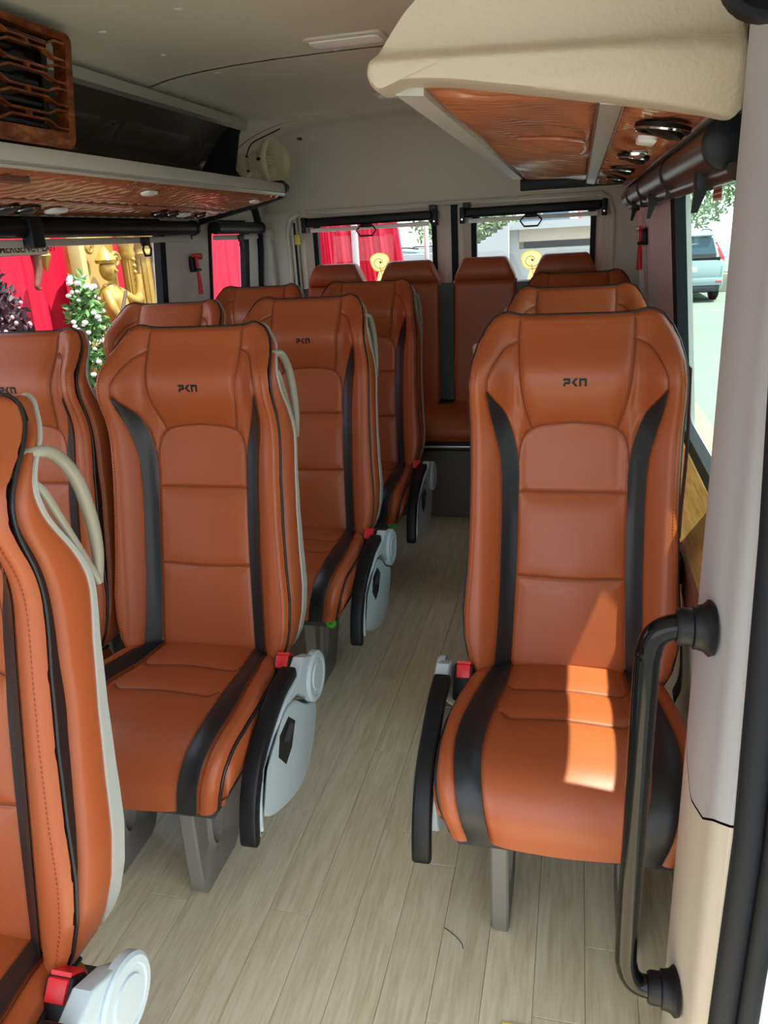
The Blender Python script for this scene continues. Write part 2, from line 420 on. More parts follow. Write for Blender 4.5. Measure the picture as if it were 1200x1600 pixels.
# pillar beside the entrance, rubber door seal, entrance header
def pillar_prof(z, bulge=1.):
    return [(.33, 1.06), (.22, 1.075), (.182, 1.055), (.170, 1.01), (.172, .95), (.180, .90), (.186, .865), (.20, .84), (.33, .84)]
def pillar_part(name, z_lo, z_hi, m, parent, eps=0.):
    A = [(.33, 1.06)] + [tuple(p) for p in catmull(pillar_prof(0)[1:-1], 40)] + [(.33, .84)]
    lo = [(a + eps, b, z_lo(a, b)) for a, b in A]; hi = [(a + eps, b, z_hi(a, b)) for a, b in A]
    return MB().loops([lo, hi]).build(name, m, parent, 40)
pil = struct(pillar_part('trim_4', lambda a, b: 0., lambda a, b: 1.80, DARKGREY, None, .012))
def seam(a, b): return float(np.interp(b, [.84, .865, .90, .95, 1.01, 1.06], [.612, .598, .570, .560, .615, .660]))
pillar_part('upper_cover', lambda a, b: seam(a, b) + .004, lambda a, b: 1.80, PILLAR, pil)
pillar_part('lower_cover', lambda a, b: 0., lambda a, b: seam(a, b), PILLARB, pil)
s = MB()
s.tube([(.218, .835, -.1), (.218, .835, .26), (.222, .835, .6), (.212, .835, 1.0), (.203, .835, 1.2), (.192, .835, 1.5), (.186, .835, 1.8)], .018, 14)
s.tube([(.244, .82, -.1), (.244, .82, .26), (.248, .82, .6), (.240, .82, 1.0), (.232, .82, 1.2), (.222, .82, 1.5), (.215, .82, 1.8)], .013, 12)
seal = struct(s.build('trim_5', RUBBER, None, 60))
jamb = struct(MB().hexa([(.25, .82, -.55), (.345, .80, -.55), (.345, .86, -.55), (.25, .86, -.55)], [(.235, .82, 1.8), (.30, .80, 1.8), (.30, .86, 1.8), (.235, .86, 1.8)]).build('trim_9', WHITEBODY))
stk = MB().bbox(.268, .300, .792, .806, .395, .455, .004).build('striker_plate', CHROME, jamb, 40)
MB().tube(catmull([(.276, .795, .435), (.274, .775, .438), (.276, .762, .425), (.286, .760, .412), (.292, .775, .408), (.292, .795, .41)], 20), .0055, 10).build('striker_loop', CHROME, jamb, 60)

# flat yellow strip on the floor
y_strip = tag(MB().bbox(-.095, .03, .90, .999, .0, .004, .0015).build('floor_strip', YELLOW), 'flat yellow strip on the floor at the near edge of the aisle', 'strip')

# ------------------------------------------------------------------ passenger seats
# seat space: x across, y towards the back of the van, z up; origin on the floor
YO = 1.30
BZ = [.395, .43, .48, .54, .62, .72, .82, .90, .97, 1.03, 1.07, 1.10, 1.122, 1.138, 1.148]
BW = [.196, .212, .222, .224, .217, .212, .210, .211, .212, .210, .205, .197, .186, .170, .140]
def bw(z): return np.interp(z, BZ, BW)
def base_y(z): return 1.54 + (z - .403) * .2013 - YO
NX, NZ = 113, 221
zz = np.linspace(.395, 1.148, NZ); zz = np.where(zz > 1.09, 1.09 + (zz - 1.09), zz)
U = np.linspace(-1, 1, NX)
OUTL = [(-bw(z), z) for z in zz] + [(u * bw(zz[-1]), zz[-1]) for u in U[1:-1]] + [(bw(z), z) for z in zz[::-1]] + [(-u * bw(zz[0]), zz[0]) for u in U[1:-1]]
OUTC = OUTL[::6] + [OUTL[0]]
ST_OUT = [(.176, 1.012), (.171, .965), (.160, .91), (.151, .864), (.147, .785), (.148, .622), (.152, .50), (.159, .396)]
ST_IN = [(.174, 1.012), (.158, .985), (.140, .953), (.122, .895), (.114, .844), (.113, .785), (.115, .624), (.119, .50), (.123, .396)]
def smooth_line(P, n=30): return [tuple(p) for p in catmull(P, n)]
so, si = smooth_line(ST_OUT), smooth_line(ST_IN)
ARCH = smooth_line([(.114, .844), (.110, .880), (.098, .908), (.070, .924), (.0, .932)], 20)
NECK = smooth_line([(.114, 1.148), (.116, 1.09), (.106, .99), (.088, .918)], 16)
WING = smooth_line([(.114, 1.102), (.148, 1.082), (.171, 1.045), (.175, 1.012)], 14)
SEAMS = []
for s_ in (-1, 1):
    SEAMS += [[(s_ * a, b) for a, b in L] for L in (so, si, ARCH, NECK, WING)]
SEAMS += [[(-.113, .785), (.113, .785)], [(-.115, .604), (.115, .604)]]
def cover_y(X, Z, seams=True):
    X = np.asarray(X, float); Z = np.asarray(Z, float); ax = np.abs(X)
    y = base_y(Z)
    head = np.exp(-((Z - 1.035) / .075) ** 2)
    y = y - .050 * head * (1 - .25 * sm(.10, .125, ax) * (1 - sm(.13, .17, ax)))
    y = y - .050 * sm(.118, .195, ax) * sm(1.15, 1.06, Z)
    y = y + .014 * sm(.125, .09, ax) * np.exp(-((Z - .85) / .09) ** 4)
    y = y - .010 * sm(.125, .0, ax) * np.exp(-((Z - .58) / .14) ** 2)
    d = seg_dist(X, Z, OUTC); r = .016
    dd = np.clip(d, 0, r)
    y = y + r * (1 - np.sqrt(np.maximum(0, 1 - (1 - dd / r) ** 2)))
    if seams:
        ds = np.full(X.shape, 1.)
        for L in SEAMS: ds = np.minimum(ds, seg_dist(X, Z, L))
        y = y - .0045 * (1 - np.exp(-(ds / .018) ** 2)) + .0052 * np.exp(-(ds / .0026) ** 2)
        st = np.abs(d - .014)
        y = y + .0012 * np.exp(-(st / .0025) ** 2)
    return y
def cover_xz():
    Z, UU = np.meshgrid(zz, U, indexing='ij'); X = UU * bw(Z)
    return X, Z
def top_lift(X, Z): return .011 * np.exp(-((np.abs(X) - .155) / .03) ** 2) * sm(1.06, 1.14, Z)

CUP = catmull([(1.575, .402), (1.50, .404), (1.43, .406), (1.36, .414), (1.30, .418), (1.23, .418), (1.17, .410), (1.13, .386), (1.108, .345), (1.108, .290)], 120)
CUP[:, 0] -= YO
CUS = np.concatenate([[0], np.cumsum(np.hypot(*np.diff(CUP, axis=0).T))])
CUN = np.gradient(CUP, axis=0); CUN /= np.linalg.norm(CUN, axis=1)[:, None]; CUN = np.stack([CUN[:, 1], -CUN[:, 0]], 1)  # outward normal in (y, z)
CUN *= np.sign((CUN[10] * [0, 1]).sum())
SMAX = CUS[-1]
CW = ([0, .06, .12, .20, .28, .36, .44, SMAX - .06, SMAX], [.188, .192, .205, .218, .226, .228, .224, .214, .198])
def cw(s): return np.interp(s, *CW)
CST_O = smooth_line([(0, .150), (.06, .158), (.13, .170), (.22, .183), (.32, .196), (.40, .196), (.48, .182), (SMAX, .164)], 30)
CST_I = smooth_line([(0, .118), (.06, .122), (.13, .126), (.22, .136), (.32, .145), (.40, .147), (.48, .136), (SMAX, .122)], 30)
C1, C2 = float(np.interp(1.435 - YO, CUP[::-1, 0], CUS[::-1])), float(np.interp(1.312 - YO, CUP[::-1, 0], CUS[::-1]))
def cushion_pt(X, S, off=0., seams=True):
    X = np.asarray(X, float); S = np.asarray(S, float)
    yz = np.stack([np.interp(S, CUS, CUP[:, 0]), np.interp(S, CUS, CUP[:, 1])], -1)
    nn = np.stack([np.interp(S, CUS, CUN[:, 0]), np.interp(S, CUS, CUN[:, 1])], -1)
    ax = np.abs(X); h = .016 * sm(.11, .18, ax) * sm(.02, .12, S) * sm(SMAX, SMAX - .12, S) + .006 * sm(.13, .0, ax)
    d = cw(S) - ax; r = .022; dd = np.clip(d, 0, r)
    h = h - r * (1 - np.sqrt(np.maximum(0, 1 - (1 - dd / r) ** 2)))
    if seams:
        ds = np.full(X.shape, 1.)
        for sg in (-1, 1):
            for L in (CST_O, CST_I): ds = np.minimum(ds, seg_dist(X, S, [(sg * b, a) for a, b in L]))
        for s0 in (C1, C2):
            ds = np.minimum(ds, seg_dist(X, S, [(-.126, s0 - .018), (-.108, s0), (.108, s0), (.126, s0 - .018)]))
        h = h + .005 * (1 - np.exp(-(ds / .020) ** 2)) - .0045 * np.exp(-(ds / .0028) ** 2)
        h = h - .0012 * np.exp(-(np.abs(d - .012) / .0025) ** 2)
    h = h + off
    return np.stack([X, yz[..., 0] + nn[..., 0] * h, yz[..., 1] + nn[..., 1] * h], -1)

def build_seat_meshes(root):
    """leather parts that every seat of the kind shares"""
    X, Z = cover_xz(); Y = cover_y(X, Z); Zl = Z + top_lift(X, Z)
    MB().grid(np.stack([X, Y, Zl], -1)).build('backrest', LEATHER, root, 180)
    # black stripes lie on the cover between their seams
    for sg in (-1, 1):
        A = np.array(so); B = np.array(si); t = np.linspace(0, 1, 60)
        zq = np.linspace(1.012, .397, 60)
        xo = np.interp(-zq, -A[:, 1], A[:, 0]); xi = np.interp(-zq, -B[:, 1], B[:, 0])
        k = np.linspace(.02, .98, 7)
        XX = sg * (xi[:, None] * (1 - k) + xo[:, None] * k); ZZ = np.repeat(zq[:, None], 7, 1)
        prof = .0022 * (1 - (2 * k - 1) ** 4)
        YY = cover_y(XX, ZZ, False) - .0045 - prof + .0015
        G = np.stack([XX, YY, ZZ], -1); MB().grid(G).build('black_stripe', BLACKL, root, 180, 'black leather stripe')
    # edge piping, recessed gap, side and shell
    Q0 = np.array(OUTL + [OUTL[0]]); cs = np.concatenate([[0], np.cumsum(np.hypot(*np.diff(Q0, axis=0).T))]); n = 300
    tq = np.linspace(0, cs[-1], n, endpoint=False); P = np.stack([np.interp(tq, cs, Q0[:, 0]), np.interp(tq, cs, Q0[:, 1])], 1)
    def csm(a, k):
        for _ in range(k): a = (a + np.roll(a, 1, 0) + np.roll(a, -1, 0)) / 3
        return a
    N = csm(np.roll(P, -1, 0) - np.roll(P, 1, 0), 6)
    N /= np.linalg.norm(N, axis=1)[:, None] + 1e-9; N = np.stack([-N[:, 1], N[:, 0]], 1)
    if (N * (P - np.array([0, .8]))).sum() < 0: N = -N
    ye = csm(cover_y(P[:, 0], P[:, 1], False), 10); dz = csm(top_lift(P[:, 0], P[:, 1]), 2)
    D = np.interp(P[:, 1], [.395, .6, .9, 1.0, 1.08, 1.148], [.085, .095, .098, .060, .034, .030])
    D = D + .02 * sm(.20, .12, np.abs(P[:, 0]))
    wide = np.interp(P[:, 1], [.395, .47, .6, .75, .92, 1.05, 1.12, 1.148], [.010, .014, .034, .042, .026, .018, .012, .006])
    wide = csm(wide, 4); D = csm(D, 6)
    gz_ = csm(np.interp(P[:, 1], [.395, .6, .8, .93, 1.0, 1.148], [.036, .026, .012, .004, .002, .002]), 4)
    tp = -.010 * sm(1.10, 1.135, P[:, 1])
    def ring(o, d): 
        d = np.asarray(d) * np.ones(n)
        return [tuple(p) for p in np.stack([P[:, 0] + N[:, 0] * o, ye + d, P[:, 1] + N[:, 1] * o + dz], 1)]
    MB().loops([ring(-.002, -.001), ring(-.006, .004), ring(-.010, wide), ring(-.006, wide + .004)]).build('edge_gap', BLACK, root, 50)
    MB().tube([(a, b + .0015, c) for a, b, c in ring(.0005, 0)], .0032, 6, closed=True).build('piping', BLACKL, root, 180)
    MB().loops([ring(-.010, wide - .004), ring(-.001 + tp, wide), ring(.003 + tp, wide + .006), ring(.004 + tp, np.maximum(D - .014, wide + .007)), ring(.001 + tp, np.maximum(D - .004, wide + .009)), ring(-.01 + tp, D - .002)]).build('backrest_side', LEATHER, root, 60)
    L = [ring(-.004 + tp, D - .007), ring(.0045 + tp, D - .004), ring(.0045 + tp, D + gz_ * .8), ring(-.002 + tp, D + gz_)]
    cen = np.array([0, .80]); 
    for k, dd in ((.80, .022), (.5, .028), (.1, .03)):
        q = (P - cen) * k + cen; yb = np.interp(q[:, 1], [.395, .8, .95, 1.148], [1.65 - YO, 1.735 - YO, 1.695 - YO, 1.675 - YO]); dd = dd * sm(1.0, .8, q[:, 1])
        L.append([tuple(p) for p in np.stack([q[:, 0], np.maximum(yb, ye + D + gz_) * .5 + .5 * yb + dd, q[:, 1]], 1)])
    MB().loops(L, False, True).build('back_shell', SHELL, root, 40)
    # stitched line just inside the edge: tiny dashes
    mb = MB(); q = np.array(OUTL); c = np.array([0, .8]); acc = 0; last = None
    ins = [p for p in OUTL if p[1] < 1.12 and abs(p[0]) > .15][::2]
    for (a, b) in zip(ins[:-1], ins[1:]):
        if abs(a[1] - b[1]) > .02 or a[0] * b[0] < 0: continue
        sg = 1 if a[0] > 0 else -1; x0 = sg * (abs(a[0]) - .012); x1 = sg * (abs(a[0] + .6 * (b[0] - a[0])) - .012); z0 = a[1]; z1 = a[1] + .6 * (b[1] - a[1])
        y0 = float(cover_y(np.array([x0]), np.array([z0]), False)[0]) - .0042
        mb.box(min(x0, x1) - .0006, max(x0, x1) + .0006, y0 - .0008, y0 + .001, min(z0, z1), max(z0, z1))
    o = mb.build('stitching', STITCH, root); o['kind'] = 'stuff'
    mb = MB()
    for Ls in SEAMS:
        if len(Ls) == 2: Ls = [(Ls[0][0] + (Ls[1][0] - Ls[0][0]) * t, Ls[0][1]) for t in np.linspace(0, 1, 24)]
        q_ = np.array(Ls); yq = cover_y(q_[:, 0], q_[:, 1], False) + .0002
        mb.tube([(a, b, c) for a, b, c in zip(q_[:, 0], yq, q_[:, 1] + top_lift(q_[:, 0], q_[:, 1]))], .0009, 5)
    mb.build('seam', SEAM, root, 60)
    # embroidered logo on the head part
    def letters():
        R = lambda a, b, c, d: [(a, b), (c, b), (c, d), (a, d)]
        out = [R(0, .70, .62, 1.0), [(.62, .70), (.62, 1.0), (.74, 1.0), (.86, .90), (.86, .40), (.74, .28), (.58, .28), (.58, .70)], R(.12, .28, .58, .56), R(0, 0, .27, .34)]
        out += [[(1.00, .50), (1.42, 1.0), (1.76, 1.0), (1.34, .50)], [(1.00, .50), (1.34, .50), (1.76, 0), (1.42, 0)]]
        out += [R(1.90, 0, 2.16, 1.0), R(2.16, .70, 2.62, 1.0), [(2.56, 0), (2.82, 0), (2.82, .86), (2.70, 1.0), (2.56, 1.0)]]
        return out
    mb = MB(); h = .0165; wd = 2.82 * h
    for pl in letters():
        v0 = [(a * h - wd / 2, 1.023 - h / 2 + b * h) for a, b in pl]
        yy = cover_y(np.array([p[0] for p in v0]), np.array([p[1] for p in v0]), False) - .0045
        m_ = len(v0); vv = [(a, float(yv) - .0012, b) for (a, b), yv in zip(v0, yy)] + [(a, float(yv) + .004, b) for (a, b), yv in zip(v0, yy)]
        mb.add(vv, [tuple(range(m_)), tuple(range(m_, 2 * m_))[::-1]] + [(i, (i + 1) % m_, m_ + (i + 1) % m_, m_ + i) for i in range(m_)])
    mb.build('logo', BLACK, root, None, 'black PKN lettering')
    mb = MB()
    for s0 in (C1, C2):
        xq = np.array([-.126, -.108] + list(np.linspace(-.10, .10, 20)) + [.108, .126]); sq = s0 - .018 * (np.abs(xq) > .12)
        mb.tube([tuple(p) for p in cushion_pt(xq, sq, .0002, False)], .0009, 5)
    for sg in (-1, 1):
        for Ls in (CST_O, CST_I):
            q_ = np.array(Ls); mb.tube([tuple(p) for p in cushion_pt(sg * q_[:, 1], np.minimum(q_[:, 0], SMAX - .001), .0004, False)], .0009, 5)
    mb.build('seam', SEAM, root, 60)
    # cushion
    s_ = np.linspace(0, SMAX, 150); S, UU = np.meshgrid(s_, np.linspace(-1, 1, 111), indexing='ij')
    MB().grid(cushion_pt(UU * cw(S), S)).build('seat_cushion', LEATHER, root, 180)
    for sg in (-1, 1):
        A = np.array(CST_O); B = np.array(CST_I); sq = np.linspace(.004, SMAX - .001, 70); k = np.linspace(.02, .98, 7)
        xo = np.interp(sq, A[:, 0], A[:, 1]); xi = np.interp(sq, B[:, 0], B[:, 1])
        XX = sg * (xi[:, None] * (1 - k) + xo[:, None] * k); SS = np.repeat(sq[:, None], 7, 1)
        G = cushion_pt(XX, SS, 0, False); pr = .0042 + .002 * (1 - (2 * k - 1) ** 4)
        nn = np.stack([np.zeros_like(SS), np.interp(SS, CUS, CUN[:, 0]), np.interp(SS, CUS, CUN[:, 1])], -1)
        MB().grid(G + nn * pr[None, :, None]).build('black_stripe', BLACKL, root, 180, 'black leather stripe')
        sq = np.linspace(0.03, SMAX, 60); E = cushion_pt(sg * cw(sq), sq, 0, False)
        MB().tube([tuple(p + np.array([sg * .001, 0, -.001])) for p in E], .0042, 8).build('cushion_piping', BLACKL, root, 180)
        rows = []
        for k in np.linspace(0, 1, 9):
            q = E.copy(); q[:, 2] = E[:, 2] * (1 - k) + .288 * k - .004 * (k == 0)
            q[:, 0] = E[:, 0] + sg * (.026 * math.sin(math.pi * (.15 + .75 * k)) - .012) - sg * .035 * k * k
            q[:, 1] = E[:, 1] + (.010 if True else 0) * sm(1.20 - YO, 1.11 - YO, E[:, 1])
            rows.append(q)
        MB().grid(np.array(rows)).build('cushion_side', LEATHER, root, 180)
    MB().bbox(-.19, .19, 1.125 - YO, 1.60 - YO, .262, .300, .008).build('seat_pan', DARKGREY, root, 40)

def leg(root, x):
    """moulded side stand with an oval opening"""
    t = .017
    outer = catmull([(1.175, .285), (1.172, .14), (1.172, .0), (1.345, .0), (1.405, .10), (1.47, .24), (1.50, .285), (1.335, .285)], 60)[:-1]
    outer = np.array([(1.175, .285), (1.172, .20), (1.171, .10), (1.172, .0), (1.23, .0), (1.29, .0), (1.345, .0), (1.38, .06), (1.415, .12), (1.45, .19), (1.49, .285), (1.42, .285), (1.33, .285), (1.25, .285)])
    c = np.array([1.275, .165]); N = 40; ang = np.linspace(0, 2 * math.pi, N, endpoint=False); O = []; I = []
    for a in ang:
        d = np.array([math.cos(a), math.sin(a)]); best = 9
        for p, q in zip(outer, np.roll(outer, -1, 0)):
            e = q - p; M = np.array([d, -e]).T
            if abs(np.linalg.det(M)) < 1e-9: continue
            tt, u = np.linalg.solve(M, p - c)
            if tt > 0 and -1e-6 <= u <= 1 + 1e-6: best = min(best, tt)
        O.append(c + d * best); I.append(c + np.array([math.cos(a) * .030 + math.sin(a) * .018, math.sin(a) * .085]))
    def Lp(Q, xx, k=0): return [(xx, float((q[0] - c[0]) * (1 - k) + c[0]) - YO, float((q[1] - c[1]) * (1 - k) + c[1])) for q in Q]
    MB().loops([Lp(I, x - t), Lp(I, x - t * .5, -.25), Lp(O, x - t, .04), Lp(O, x - t + .004), Lp(O, x + t - .004), Lp(O, x + t, .04), Lp(I, x + t * .5, -.25), Lp(I, x + t), Lp(I, x - t)]).build('leg', LEG, root, 45)
    MB().lathe([(.008, 0), (.008, .004), (.004, .006)], (x + t, 1.22 - YO, .262), (1, 0, 0), 10).build('bolt', CHROME, root, 40)

def aisle_parts(root, sg):
    """folding armrest, side cover, belt buckle and grab handle on the aisle side (sg = its direction)"""
    X = lambda a: sg * a
    def pr(poly, x0, x1, name, m, par, bev=0):
        mb = MB().prism(poly, lambda a, b, d: (X(d), a - YO, b), x0, x1)
        bm = bmesh.new(); vs = [bm.verts.new(p) for p in mb.v]
        for f in mb.f: bm.faces.new([vs[i] for i in f])
        bmesh.ops.recalc_face_normals(bm, faces=bm.faces)
        if bev:
            ed = [e for e in bm.edges if len(e.link_faces) == 2 and e.calc_face_angle(0) > .9]
            bmesh.ops.bevel(bm, geom=ed, offset=bev, segments=3, affect='EDGES', profile=.5)
        bm.verts.ensure_lookup_table(); o = MB().add([v.co[:] for v in bm.verts], [[v.index for v in f.verts] for f in bm.faces]); bm.free()
        v = np.array(o.v) + np.array(wloc(root)); return mk(name, v, o.f, m, par, 40)
    cl = catmull([(1.415, .432), (1.34, .425), (1.27, .400), (1.205, .365), (1.165, .32), (1.142, .27), (1.132, .220)], 24)
    tn = np.gradient(cl, axis=0); tn /= np.linalg.norm(tn, axis=1)[:, None]; nn = np.stack([-tn[:, 1], tn[:, 0]], 1); nn *= np.sign((nn[3] * [0, 1]).sum())
    th = np.interp(np.arange(24), [0, 6, 16, 23], [.013, .013, .014, .013])[:, None]
    up, lo = cl - nn * -th, cl - nn * th
    tip = [tuple(cl[-1] + nn[-1] * (.013 * math.cos(a)) + tn[-1] * (.013 * math.sin(a))) for a in (math.pi / 5, 2 * math.pi / 5, 3 * math.pi / 5, 4 * math.pi / 5)]
    pad_poly = [tuple(p) for p in cl + nn * th] + tip + [tuple(p) for p in lo[::-1]]
    arm = pr([tuple(p) for p in (cl - nn * th * .9)] + [(1.15, .24), (1.19, .345), (1.25, .375), (1.33, .398), (1.40, .385), (1.46, .335), (1.50, .305), (1.55, .31), (1.565, .345), (1.55, .385), (1.51, .42), (1.46, .44)], .248, .278, 'armrest', SHELL2, root, .004)
    pr(pad_poly, .238, .274, 'armrest_pad', BLACK, arm, .006)
    MB().lathe([(.060, -.012), (.060, .002), (.055, .006), (.046, .006), (.044, .004), (.034, .004), (.032, .007), (.0, .007)], (X(.279), 1.512 - YO, .362), (sg, 0, 0), 32).build('hinge_disc', SHELL2, root, 30)
    lens = catmull([(1.175, .30), (1.185, .235), (1.26, .188), (1.36, .158), (1.43, .166), (1.49, .215), (1.52, .285), (1.46, .318), (1.38, .375), (1.26, .362), (1.20, .335), (1.175, .30)], 44)[:-1]
    sc = pr([tuple(p) for p in lens], .232, .272, 'side_cover', SHELL2, root, .006)
    pk = [(1.290, .352), (1.345, .362), (1.378, .330), (1.345, .286), (1.305, .270), (1.272, .312)]
    pr(pk, .268, .2732, 'pocket', BLACK, sc)
    pr([(1.300, .330), (1.345, .348), (1.366, .328), (1.33, .312)], .270, .2760, 'release_lever', DARKGREY, sc)
    # belt buckle
    b = MB(); a0, a1 = sg * .198, sg * .240
    b.bbox(min(a0, a1), max(a0, a1), -.018, .018, -.055, .025, .006)
    R = Matrix.Rotation(math.radians(-38), 3, 'X')
    v = [(R @ Vector(p)) + Vector((0, 1.475 - YO, .405)) + wloc(root) for p in b.v]
    bk = mk('buckle', v, b.f, BLACK, root, 40)
    c = MB(); c.bbox(min(a0, a1) + .006, max(a0, a1) - .006, -.0225, -.012, -.008, .022, .003)
    c.box(min(a0, a1) + .006, max(a0, a1) - .006, -.016, .012, .018, .029)
    v = [(R @ Vector(p)) + Vector((0, 1.475 - YO, .405)) + wloc(root) for p in c.v]
    mk('release_button', v, c.f, RED, bk, 40, 'red release button')
    # grab handle on the shoulder
    P = catmull([(1.634, 1.090), (1.676, 1.087), (1.715, 1.045), (1.732, .985), (1.734, .93), (1.722, .885)], 24)
    pts = [(X(.207 - .030 * math.exp(-(k_ / 2.2) ** 2)), p[0] - YO, p[1]) for k_, p in enumerate(P)]
    mb = MB().tube([Vector(p) + wloc(root) for p in pts], [.0066 + .0022 * math.sin(math.pi * i / 23) for i in range(24)], 12, True, 1.1)
    Q = catmull([(1.722, .885), (1.700, .93), (1.672, .99), (1.648, 1.04), (1.622, 1.080)], 20)
    mb.tube([Vector((X(.210 - .034 * math.exp(-((19 - k_) / 2.0) ** 2)), p[0] - YO, p[1])) + wloc(root) for k_, p in enumerate(Q)], .0036, 8, True, 1.6)
    mk('grab_handle', mb.v, mb.f, HANDLE, root, 60)

GRP = 'orange leather passenger seats'
def new_seat(label): return thing('passenger_seat', label, 'seat', (0, 0, 0), GRP)
seatA = new_seat('orange leather aisle seat left of the floor gap, in the row nearest the camera but one')
build_seat_meshes(seatA)
leg(seatA, .095); leg(seatA, -.12)
AB = list(seatA.children)
seatW = copy_tree(seatA)                 # a seat by the window has no armrest in view
seatR = copy_tree(seatA)                 # right-hand row: armrest on the other side
for ch in list(seatR.children):
    if ch.name.startswith('leg') or ch.name.startswith('bolt'): bpy.data.objects.remove(ch)
leg(seatR, -.115); leg(seatR, .125)
aisle_parts(seatA, 1); aisle_parts(seatR, -1)

XL, XW, XR = -.851, -1.326, .000
def put(root, x, row, label, dy):
    root.location = (x, YO + dy, 0); root['label'] = label
PITCH = .80
put(seatA, XL, 1, 'orange aisle seat on the left seen whole, with front, cushion, leg and armrest', -.018)
s0 = copy_tree(seatA); put(s0, XL, 0, 'orange seat cut by the left picture edge, nearest of all, seen from its side', -.018 - .8335)
s2 = copy_tree(seatA); put(s2, XL, 2, 'orange aisle seat right behind the whole left one, with a green sticker under its cushion', -.018 + PITCH)
s3 = copy_tree(seatA); put(s3, XL, 3, 'orange aisle seat of the last left row, just ahead of the rear bench', -.018 + 2 * PITCH)
put(seatW, XW, 1, 'orange window seat under the left window, beside the whole left aisle seat, half hidden', -.018)
w2 = copy_tree(seatW); put(w2, XW - .01, 2, 'orange window seat showing only its head part in front of the flowers and golden statue', -.018 + PITCH)
w3 = copy_tree(seatW); put(w3, XW - .01, 3, 'orange window seat showing only its head part below the small left window', -.018 + 2 * PITCH)
put(seatR, XR, 1, 'orange single seat in front on the right, sunlit cushion, beside the black grab rail', 0)
r2 = copy_tree(seatR); put(r2, XR - .004, 2, 'orange single seat directly behind the sunlit right one, only its head part in view', PITCH)
r3 = copy_tree(seatR); put(r3, XR + .001, 3, 'orange single seat last on the right, only a thin strip of its head showing', 2 * PITCH)
for s_, yy in ((s2, 1.925), (s3, 2.725)):
    mb = MB().lathe([(.016, 0), (.016, .002), (.0, .002)], (XL + .185, yy - .018 - .002, .280), (0, -1, 0), 20)
    g = mb.build('inspection_sticker', GREEN, s_, None, 'round green sticker with a tick')
    MB().prism([(-.006, .001), (-.002, -.006), (.008, .006), (.006, .008), (-.002, -.002), (-.004, .003)], lambda a, b, d: (XL + .185 + a, d, .280 + b), yy - .0235, yy - .0215).build('tick', mat('tick_dark', '#1C5A14', .5), g)

# ------------------------------------------------------------------ rear bench
rb = thing('rear_bench', 'wide orange rear bench with four headrests and black strips between its places', 'bench', (-.637, 3.75, 0))
cx = [-.637 + d for d in (-.575, -.19, .19, .575)]
MB().bbox(-1.42, .15, 3.575, 4.10, 0, .35, .01).build('base', BENCHBASE, rb, 40)
MB().bbox(-1.41, .14, 3.525, 4.0, .352, .366, .003).build('lower_bar', BLACK, rb, 40)
MB().bbox(-1.41, .14, 3.520, 4.0, .368, .378, .002).build('metal_rail', ALU, rb, 40, 'bright metal rail')
MB().bbox(-1.41, .14, 3.525, 4.0, .380, .392, .003).build('upper_bar', BLACK, rb, 40)
def bench_profile(n=30):
    return catmull([(3.99, .505), (3.85, .512), (3.70, .512), (3.60, .500), (3.545, .470), (3.53, .43), (3.545, .392)], n)
A = np.array([[(a, p[0], p[1]) for a in np.linspace(-1.42, .15, 40)] for p in bench_profile()]); MB().grid(A).build('seat_cushion', LEATHER2, rb, 60)
for c in cx:
    wdt = .158
    def bp(u, z):
        e = np.clip((1 - np.abs(u)) / .16, 0, 1); 
        return 3.945 + (z - .51) * .10 - .020 * np.sqrt(1 - (1 - e) ** 2) - .012 * np.exp(-((z - .65) / .1) ** 2)
    U2 = np.linspace(-1, 1, 31); Zs = np.linspace(.50, 1.10, 40)
    A = np.array([[(c + u * wdt, float(bp(u, z)) + .012 * (abs(z - 1.095) < .008), z) for u in U2] for z in Zs]); MB().grid(A).build('backrest', LEATHER2, rb, 60)
    # headrest: wide foot, narrow top, slightly domed
    L = []
    for (z, hw, yf, yb) in ((1.098, .152, 3.985, 4.065), (1.112, .150, 3.972, 4.075), (1.14, .138, 3.965, 4.08), (1.175, .122, 3.972, 4.08), (1.198, .110, 3.985, 4.07), (1.206, .098, 4.00, 4.055)):
        L.append([(c + a, b, z) for a, b in rrect(-hw, hw, yf, yb, .028, 5)])
    MB().loops(L, True, True).build('headrest', LEATHER2, rb, 50)
for c in (-.637 - .3825, -.637, -.637 + .3825):
    z0, z1 = .515, 1.085
    MB().hexa([(c - .036, 3.925, z0), (c + .036, 3.925, z0), (c + .036, 3.97, z0), (c - .036, 3.97, z0)], [(c - .036, 3.982, z1), (c + .036, 3.982, z1), (c + .036, 4.03, z1), (c - .036, 4.03, z1)]).build('divider_strip', BLACKL, rb, None, 'black strip between two places')
    MB().bbox(c - .036, c + .036, 3.84, 3.935, .511, .519, .003).build('divider_strip', BLACKL, rb, 40, 'black strip between two places')
MB().bbox(-1.42, .15, 4.06, 4.12, .40, 1.085, .01).build('back_panel', BLACK, rb, 40)

